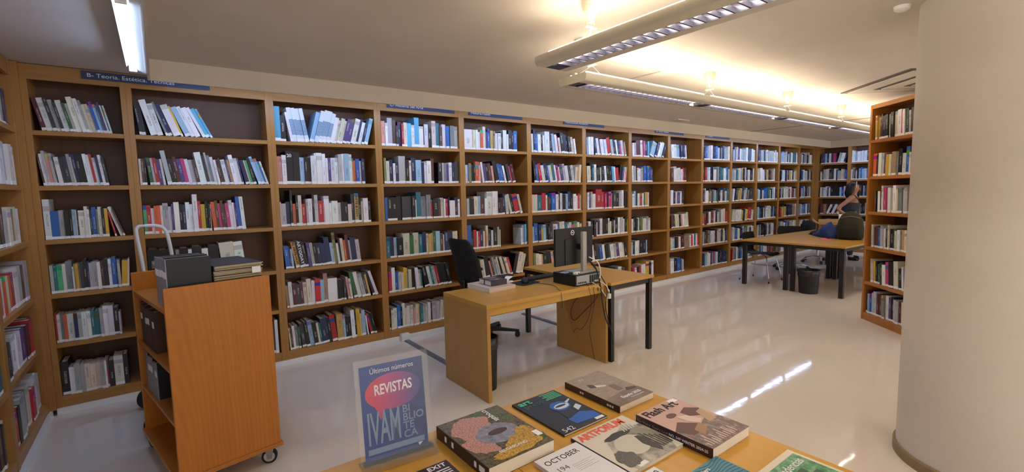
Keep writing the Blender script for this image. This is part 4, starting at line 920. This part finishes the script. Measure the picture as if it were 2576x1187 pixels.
on_poster('speech_bubble', [(-.055, .165), (-.045, .135), (-.028, .165)] + [(.0+.088*math.cos(t), .217+.056*math.sin(t)) for t in [math.radians(a) for a in range(-110, 235, 12)]], .0003, 'bubble_red')
p_text('heading', 'Últimos números', .0215, 0, .286, sx=.92); p_text('heading', 'REVISTAS', .044, .0, .226, fat=.0009, sx=.66)
p_text('lettering', 'IVAM', .138, -.089, .108, 'poster_pale', align='LEFT', sx=.33, fat=.0022)
for i, s in enumerate(('BI', 'BLIO', 'TE', 'CA')): p_text('lettering', s, .033, .022, .150-i*.0265, 'poster_pale', align='LEFT', fat=.0004)
on_poster('printed_bar', [(-.09, .036), (.088, .036), (.088, .053), (-.09, .053)], .0002, 'poster_pale'); on_poster('printed_mark', [(.07, .024), (.082, .034), (.066, .034)], .0002, 'letters_white')

# ------------------------------------------------------------------ reading tables at the back
def reading_table(label, loc, rz=-2.5, L=1.55, D=.735):
    o = thing('reading_table', label, 'table', loc, rz, 'reading tables pushed together')
    bx('table_top', 0, L, 0, D, .70, .725, 'desk_x', o, .002)
    bm = B(); box(bm, .03, L-.03, .03, .055, .65, .70); box(bm, .03, L-.03, D-.055, D-.03, .65, .70); box(bm, .03, .055, .055, D-.055, .65, .70); box(bm, L-.055, L-.03, .055, D-.055, .65, .70); mk('frame', bm, 'black_metal', o)
    for a in (.02, L-.075):
        for b in (.02, D-.075): bx('leg', a, a+.055, b, b+.055, 0, .70, 'black_metal', o, .003)
    return o
def rot2(x, y, a): a = math.radians(a); return x*math.cos(a)-y*math.sin(a), x*math.sin(a)+y*math.cos(a)
O2 = (7.43, -2.345)
for i, (lx, ly, lb) in enumerate(((0, 0, 'reading table nearest the viewer beside the freestanding bookcase'), (0, .74, 'reading table with its free corner beside the shell chair'), (1.555, 0, 'reading table at the back right carrying the cardboard box'), (1.555, .74, 'reading table at the back left in front of the swivel chairs'))):
    a, b = rot2(lx, ly, -2.5); reading_table(lb, (O2[0]+a, O2[1]+b, 0))
base('shell_black', '#18171A', .35)
def shell_mesh():
    bm = B(); R = []
    prof = [(.22, .43), (.18, .452), (.08, .448), (-.05, .44), (-.15, .445), (-.20, .49), (-.215, .58), (-.235, .70), (-.25, .80)]
    wd = [.36, .42, .44, .42, .36, .26, .34, .42, .36]
    for (x, z), w_ in zip(prof, wd): R.append([(x+(.015 if abs(k) > 1.5 and z > .5 else 0), w_/2*k/2, z+(.012 if abs(k) > 1.5 and z < .5 else 0)) for k in (-2, -1, 0, 1, 2)])
    V_ = [[bm.verts.new(p) for p in r] for r in R]
    for a, b in zip(V_, V_[1:]):
        for k in range(4): bm.faces.new((a[k], a[k+1], b[k+1], b[k]))
    bmesh.ops.solidify(bm, geom=bm.faces[:], thickness=.011); return bm
def shell_chair(label, loc, rz, swivel=False):
    o = thing('shell_chair', label, 'chair', loc, rz, 'black shell chairs at the reading tables')
    mk('seat_shell', shell_mesh(), 'shell_black', o, 50)
    if not swivel:
        for sx_, sy in ((1, 1), (1, -1), (-1, 1), (-1, -1)):
            bm = B(); tube(bm, [(sx_*.02, sy*.03, .432), (sx_*.13, sy*.13, .425), (sx_*.165, sy*.165, .39), (sx_*.24, sy*.235, .012)], .0075, 8, 1); lg = mk('leg', bm, 'chrome', o, True)
            bm = B(); cyl(bm, (sx_*.24, sy*.235, 0), (sx_*.24, sy*.235, .02), .012, n=12); mk('foot', bm, 'rubber', lg)
    else:
        bm = B(); cyl(bm, (0, 0, .09), (0, 0, .435), .02, n=14); mk('column', bm, 'chrome', o, 40)
        for i in range(5):
            a = math.radians(20+72*i); c, s = math.cos(a), math.sin(a)
            bm = B(); tube(bm, [(0, 0, .13), (c*.15, s*.15, .105), (c*.29, s*.29, .065)], .012, 8); lg = mk('base_arm', bm, 'chrome', o, True)
            bm = B(); cyl(bm, (c*.29-s*.02, s*.29+c*.02, .028), (c*.29+s*.02, s*.29-c*.02, .028), .028, n=16); mk('caster', bm, 'rubber', lg, 40)
    return o
shell_chair('black shell chair on four chrome legs at the table corner', (8.07, -.93, 0), -90)
shell_chair('black swivel shell chair behind the left part of the tables', (9.5, -.80, 0), 210, True)
shell_chair('black swivel shell chair under the dark coat', (10.75, -.80, 0), -95, True)
shell_chair('swivel shell chair mostly hidden by the freestanding bookcase', (8.35, -2.72, 0), 95, True)
bin_('black waste bin with liner beside the middle table legs', (7.55, -1.86, 0), .12, .14, .34)
# coat over the back of the far chair
ch = thing('dark_coat', 'dark coat heaped over the back of a far swivel chair', 'coat', (10.75, -.61, 0))
bm = B(); r_ = random.Random(8); R = []
for z, w_, d_ in ((.42, .26, .07), (.55, .34, .09), (.68, .40, .12), (.77, .36, .12), (.83, .22, .08), (.85, .08, .03)):
    R.append([(w_/2*math.cos(t)*(1+r_.uniform(-.12, .12)), d_*math.sin(t)*(1+r_.uniform(-.15, .15)), z+r_.uniform(-.015, .015)) for t in [2*math.pi*k/16 for k in range(16)]])
loft(bm, R); mk('coat_body', bm, 'black_fabric', ch, True)
bm = B(); tube(bm, [(-.14, -.08, .74), (-.19, -.11, .62), (-.18, -.10, .46)], [.06, .055, .05], 10, 2); mk('sleeve', bm, 'black_fabric', ch, True)
# cardboard box with open flaps
base('cardboard', '#A8814E', .75); base('cardboard_edge', '#D9C9A4', .75)
ZT2 = .7255
cb = thing('cardboard_box', 'open cardboard box with raised flaps on the back reading table', 'box', (9.37, -1.31, ZT2), -68)
bm = B(); Wb, Db, Hb = .56, .34, .155
box(bm, 0, Wb, 0, Db, 0, .004); box(bm, 0, Wb, 0, .005, .004, Hb); box(bm, 0, Wb, Db-.005, Db, .004, Hb); box(bm, 0, .005, .005, Db-.005, .004, Hb); box(bm, Wb-.005, Wb, .005, Db-.005, .004, Hb); mk('box_walls', bm, 'cardboard', cb)
for nm, pts in (('flap', [(0, 0, Hb), (Wb, 0, Hb), (Wb, -.14, Hb+.01), (0, -.14, Hb+.02)]), ('flap', [(0, Db, Hb), (Wb, Db, Hb), (Wb, Db+.13, Hb+.07), (0, Db+.12, Hb+.06)]), ('flap', [(0, 0, Hb), (0, Db, Hb), (-.10, Db, Hb+.09), (-.10, 0, Hb+.05)]), ('flap', [(Wb, 0, Hb), (Wb, Db, Hb), (Wb+.1, Db, Hb+.03), (Wb+.1, 0, Hb+.03)])):
    bm = B(); n_ = (Vector(pts[1])-Vector(pts[0])).cross(Vector(pts[3])-Vector(pts[0])).normalized()*.005
    loft(bm, [[Vector(p) for p in pts], [Vector(p)+n_ for p in pts]]); mk(nm, bm, 'cardboard_edge' if pts[2][1] < 0 else 'cardboard', cb)
sc_ = thing('card_sheet', 'white printed card standing beside the backpack', 'card', (9.08, -1.80, ZT2+.0), -66)
bx('card', -.09, .09, -.001, .001, 0, .36, 'paper', sc_, 0, Matrix.Rotation(math.radians(-6), 4, 'X'))
for i in range(5): bx('printed_line', -.06, .06, -.0016, -.0012, .33-i*.02, .336-i*.02, 'faint_ink', sc_, 0, Matrix.Rotation(math.radians(-6), 4, 'X'))
# backpack
base('olive_cloth', '#2E2A18', .85); base('olive_dark', '#1A180F', .85)
bp = thing('backpack', 'dark olive backpack standing on the reading table', 'backpack', (8.55, -2.04, ZT2), -75)
bm = B(); loft(bm, [[(x*k_*a, y*k_*b_, z) for x, y in rrect(.34, .22, r=.09)] for k_, a, b_, z in ((.85, 1, 1, 0), (1, 1, 1, .03), (1.02, 1, 1.05, .18), (.95, .95, 1, .30), (.78, .85, .95, .38), (.5, .7, .8, .42), (.2, .5, .5, .43))]); mk('bag_body', bm, 'olive_cloth', bp, True)
bm = B(); loft(bm, [[(x*k_, -.115+y*k_, z) for x, y in rrect(.26, .10, r=.04)] for k_, z in ((.8, .02), (1, .05), (1, .16), (.8, .20), (.5, .21))]); mk('front_pocket', bm, 'olive_dark', bp, True)
for s in (-1, 1):
    bm = B(); tube(bm, [(s*.07, .10, .38), (s*.09, .14, .30), (s*.10, .13, .12), (s*.09, .11, .03)], .016, 8, 2); mk('shoulder_strap', bm, 'olive_dark', bp, True)
bm = B(); tube(bm, [(-.04, .03, .42), (-.03, .03, .455), (.03, .03, .455), (.04, .03, .42)], .008, 8, 2); mk('grab_handle', bm, 'black_fabric', bp, True)
bm = B(); tube(bm, [(-.12, -.08, .33), (0, -.10, .37), (.12, -.08, .33)], .004, 6, 2); mk('zip', bm, 'steel', bp, True)
# blue jacket
jk = thing('blue_jacket', 'crumpled blue jacket with dark sleeve end lying on the table', 'jacket', (8.80, -1.63, ZT2), -132)
base('jacket_blue', '#1E3870', .7); base('jacket_dark', '#0E1220', .8)
def drape(name, L, W_, H, mat_, par, off, seed, taper=.7):
    bm = B(); r_ = random.Random(seed); nx, ny = 14, 10; vv = []
    for i in range(nx+1):
        row = []
        for j in range(ny+1):
            u, v = i/nx, j/ny; w_ = W_*(1-taper*abs(u-.6)**1.3)
            h = H*(math.sin(math.pi*v)**.7)*(.15+.95*math.sin(math.pi*min(1, u*.72)))*(1+.3*math.sin(u*9+seed)*math.sin(v*7)+.16*math.sin(u*24+v*9))
            row.append(bm.verts.new((off[0]+(u-.5)*L+r_.uniform(-.008, .008), off[1]+(v-.5)*w_+r_.uniform(-.008, .008), max(.001, h+r_.uniform(-.006, .006)) if 0 < j < ny and 0 < i < nx else .001)))
        vv.append(row)
    for i in range(nx):
        for j in range(ny): bm.faces.new((vv[i][j], vv[i+1][j], vv[i+1][j+1], vv[i][j+1]))
    bm.faces.new([vv[i][0] for i in range(nx+1)]+[vv[nx][j] for j in range(1, ny+1)]+[vv[i][ny] for i in range(nx-1, -1, -1)]+[vv[0][j] for j in range(ny-1, 0, -1)])
    return mk(name, bm, mat_, par, True)
drape('jacket_body', .62, .34, .19, 'jacket_blue', jk, (.04, 0), 2); drape('sleeve', .26, .15, .07, 'jacket_dark', jk, (-.30, -.02), 5, .4); drape('lining_fold', .16, .10, .06, 'paper', jk, (-.20, .13), 9, .3)
pk = thing('pink_notebook', 'small pink notebook with a red pen lying on the reading table', 'notebook', (8.30, -1.79, ZT2), 20)
bx('cover', -.09, .09, -.06, .06, 0, .008, base('notebook_pink', '#F06E88', .5), pk, .002); bx('page_edge', -.088, .091, -.058, .058, .002, .006, 'paper', pk); bm = B(); cyl(bm, (-.02, -.05, .013), (.07, -.02, .013), .005); mk('pen', bm, base('pen_red', '#8A1C24', .4), pk, True)

# ------------------------------------------------------------------ the woman at the end wall
def skinned(name, verts, edges, radii, mat_, parent, sub=2, root=0):
    me = bpy.data.meshes.new(name); bm = bmesh.new(); lay = bm.verts.layers.skin.verify()
    bv = [bm.verts.new(v) for v in verts]
    for a, b in edges: bm.edges.new((bv[a], bv[b]))
    for i, v in enumerate(bv):
        r = radii[i]; v[lay].radius = r if isinstance(r, tuple) else (r, r); v[lay].use_root = (i == root)
    bm.to_mesh(me); bm.free(); ob = bpy.data.objects.new('tmp', me); COL.objects.link(ob)
    md = ob.modifiers.new('s', 'SKIN'); md.use_smooth_shade = True
    ob.modifiers.new('d', 'SUBSURF').levels = sub
    dg = bpy.context.evaluated_depsgraph_get(); m2 = bpy.data.meshes.new_from_object(ob.evaluated_get(dg)); m2.name = name
    bpy.data.objects.remove(ob); bpy.data.meshes.remove(me)
    m2.materials.clear(); m2.materials.append(M(mat_)); m2.polygons.foreach_set('use_smooth', [True]*len(m2.polygons))
    o = bpy.data.objects.new(name, m2); COL.objects.link(o); o.parent = parent; return o
base('skin', '#B98468', .5); base('hair_dark', '#120D0C', .45); base('top_grey', '#3C3D44', .8); base('jeans_dark', '#1C2436', .8); base('band_cream', '#E0D6C4', .6); base('lips', '#8E4A44', .5)
wm_ = thing('person', 'woman with dark hair, cream headband and grey tank top, hand on hip', 'person', (11.55, -1.12, 0), -72.7)
vs_, es_, rs_ = [], [], []
def vt(p, r, link=None):
    vs_.append(p); rs_.append(r); k = len(vs_)-1
    if link is not None: es_.append((link, k))
    return k
pel = vt((0, 0, .90), (.125, .10)); ab = vt((.0, 0, 1.02), (.115, .085), pel); chn = vt((.005, 0, 1.18), (.125, .095), ab); uc = vt((0, 0, 1.30), (.10, .075), chn)
nk = vt((.015, 0, 1.37), .048, uc); n2 = vt((.03, 0, 1.41), .047, nk); hd = vt((.035, 0, 1.47), (.072, .085), n2); ht_ = vt((.03, 0, 1.545), (.072, .082), hd); vt((.02, 0, 1.585), (.045, .05), ht_)
for s in (-1, 1):
    sh = vt((-.005, s*.145, 1.315), .05, uc)
    if s < 0: pts = [((-.12, -.20, 1.20), .043), ((-.255, -.225, 1.085), .036), ((-.16, -.20, 1.00), .032), ((-.07, -.165, .945), .024), ((-.03, -.15, .925), .022)]
    else: pts = [((.01, .19, 1.20), .043), ((.0, .20, 1.06), .037), ((.05, .19, .95), .031), ((.10, .17, .85), .023), ((.12, .165, .80), .022)]
    k = sh
    for p, r in pts: k = vt(p, r, k)
    hx, hy, hz = pts[-1][0]
    for f in range(5):
        if s < 0: d1, d2 = (.035, .012*(f-2)*.4, -.012*(f-1.5)), (.062-.004*abs(f-2), .015, -.018*(f-1.5))
        else: d1, d2 = (.016*(f-2)*.8, 0, -.035), (.014*(f-2), -.006, -.068+.006*abs(f-2))
        q = vt((hx+d1[0], hy+d1[1], hz+d1[2]), .009, k); vt((hx+d2[0], hy+d2[1], hz+d2[2]), .008, q)
    hp = vt((0, s*.085, .84), (.088, .085), pel); kn = vt((.02, s*.10, .48), .055, hp); ca = vt((-.005, s*.10, .30), .05, kn); an = vt((-.01, s*.105, .085), .036, ca); ft = vt((.08, s*.115, .04), (.03, .042), an); vt((.15, s*.12, .032), (.022, .036), ft)
skinned('body', vs_, es_, rs_, 'skin', wm_)
def chain(name, pts, mat_, sub=2):
    return skinned(name, [p for p, r in pts], [(i, i+1) for i in range(len(pts)-1)], [r for p, r in pts], mat_, wm_, sub)
chain('tank_top', [((0, 0, .86), (.138, .112)), ((0, 0, .95), (.137, .105)), ((0, 0, 1.03), (.13, .10)), ((.006, 0, 1.17), (.142, .112)), ((.0, 0, 1.235), (.125, .10))], 'top_grey')
for s in (-1, 1):
    bm = B(); tube(bm, [(-.075, s*.06, 1.22), (-.07, s*.085, 1.32), (0, s*.09, 1.365), (.075, s*.08, 1.31), (.09, s*.06, 1.22)], .011, 8, 2); mk('strap', bm, 'top_grey', wm_, True)
    chain('trouser_leg', [((0, s*.075, .88), (.115, .105)), ((0, s*.088, .78), (.105, .10)), ((.02, s*.10, .48), .07), ((-.005, s*.10, .30), .065), ((-.01, s*.105, .09), .055)], 'jeans_dark')
    chain('shoe', [((-.04, s*.11, .04), (.04, .04)), ((.05, s*.115, .045), (.045, .045)), ((.16, s*.12, .035), (.033, .04))], 'black_fabric')
def ell(name, c, r, mat_, cut=None):
    bm = B(); bmesh.ops.create_uvsphere(bm, u_segments=24, v_segments=16, radius=1)
    for v in bm.verts:
        p = v.co.copy()
        if cut: p = cut(p)
        v.co = Vector((c[0]+p.x*r[0], c[1]+p.y*r[1], c[2]+p.z*r[2]))
    return mk(name, bm, mat_, wm_, True)
def haircut(p):
    if p.x > .25 and p.z < .45: p = Vector((.25, p.y*.92, p.z))
    if p.z < -.3: p = Vector((p.x*.95-.22-(-p.z-.3)*.35, p.y*1.12, p.z*1.8))
    return p
ell('hair', (-.008, 0, 1.50), (.122, .108, .122), 'hair_dark', haircut)
bm = B(); n = 28; R = []
for k in range(n+1):
    t = math.pi*k/n; R.append([Vector((.055+a*math.sin(.5), .104*math.cos(t)*q, 1.50+.125*math.sin(t)*q-a*.1)) for a, q in ((-.018, 1), (.018, 1), (.018, 1.04), (-.018, 1.04))])
loft(bm, R); mk('headband', bm, 'band_cream', wm_, True)
bm = B(); loft(bm, [[(.10, -.012, 1.462), (.10, .012, 1.462), (.102, .007, 1.505), (.102, -.007, 1.505)], [(.132, -.006, 1.462), (.132, .006, 1.462), (.112, .003, 1.50), (.112, -.003, 1.50)]]); mk('nose', bm, 'skin', wm_, True)
ell('ear', (.035, -.086, 1.475), (.018, .01, .03), 'skin')
for s in (-1, 1): ell('eye', (.099, s*.03, 1.500), (.006, .008, .004), 'hair_dark')
ell('mouth', (.104, 0, 1.435), (.010, .022, .007), 'lips')
print('objects', len(bpy.data.objects), 'books', len(ALLB))
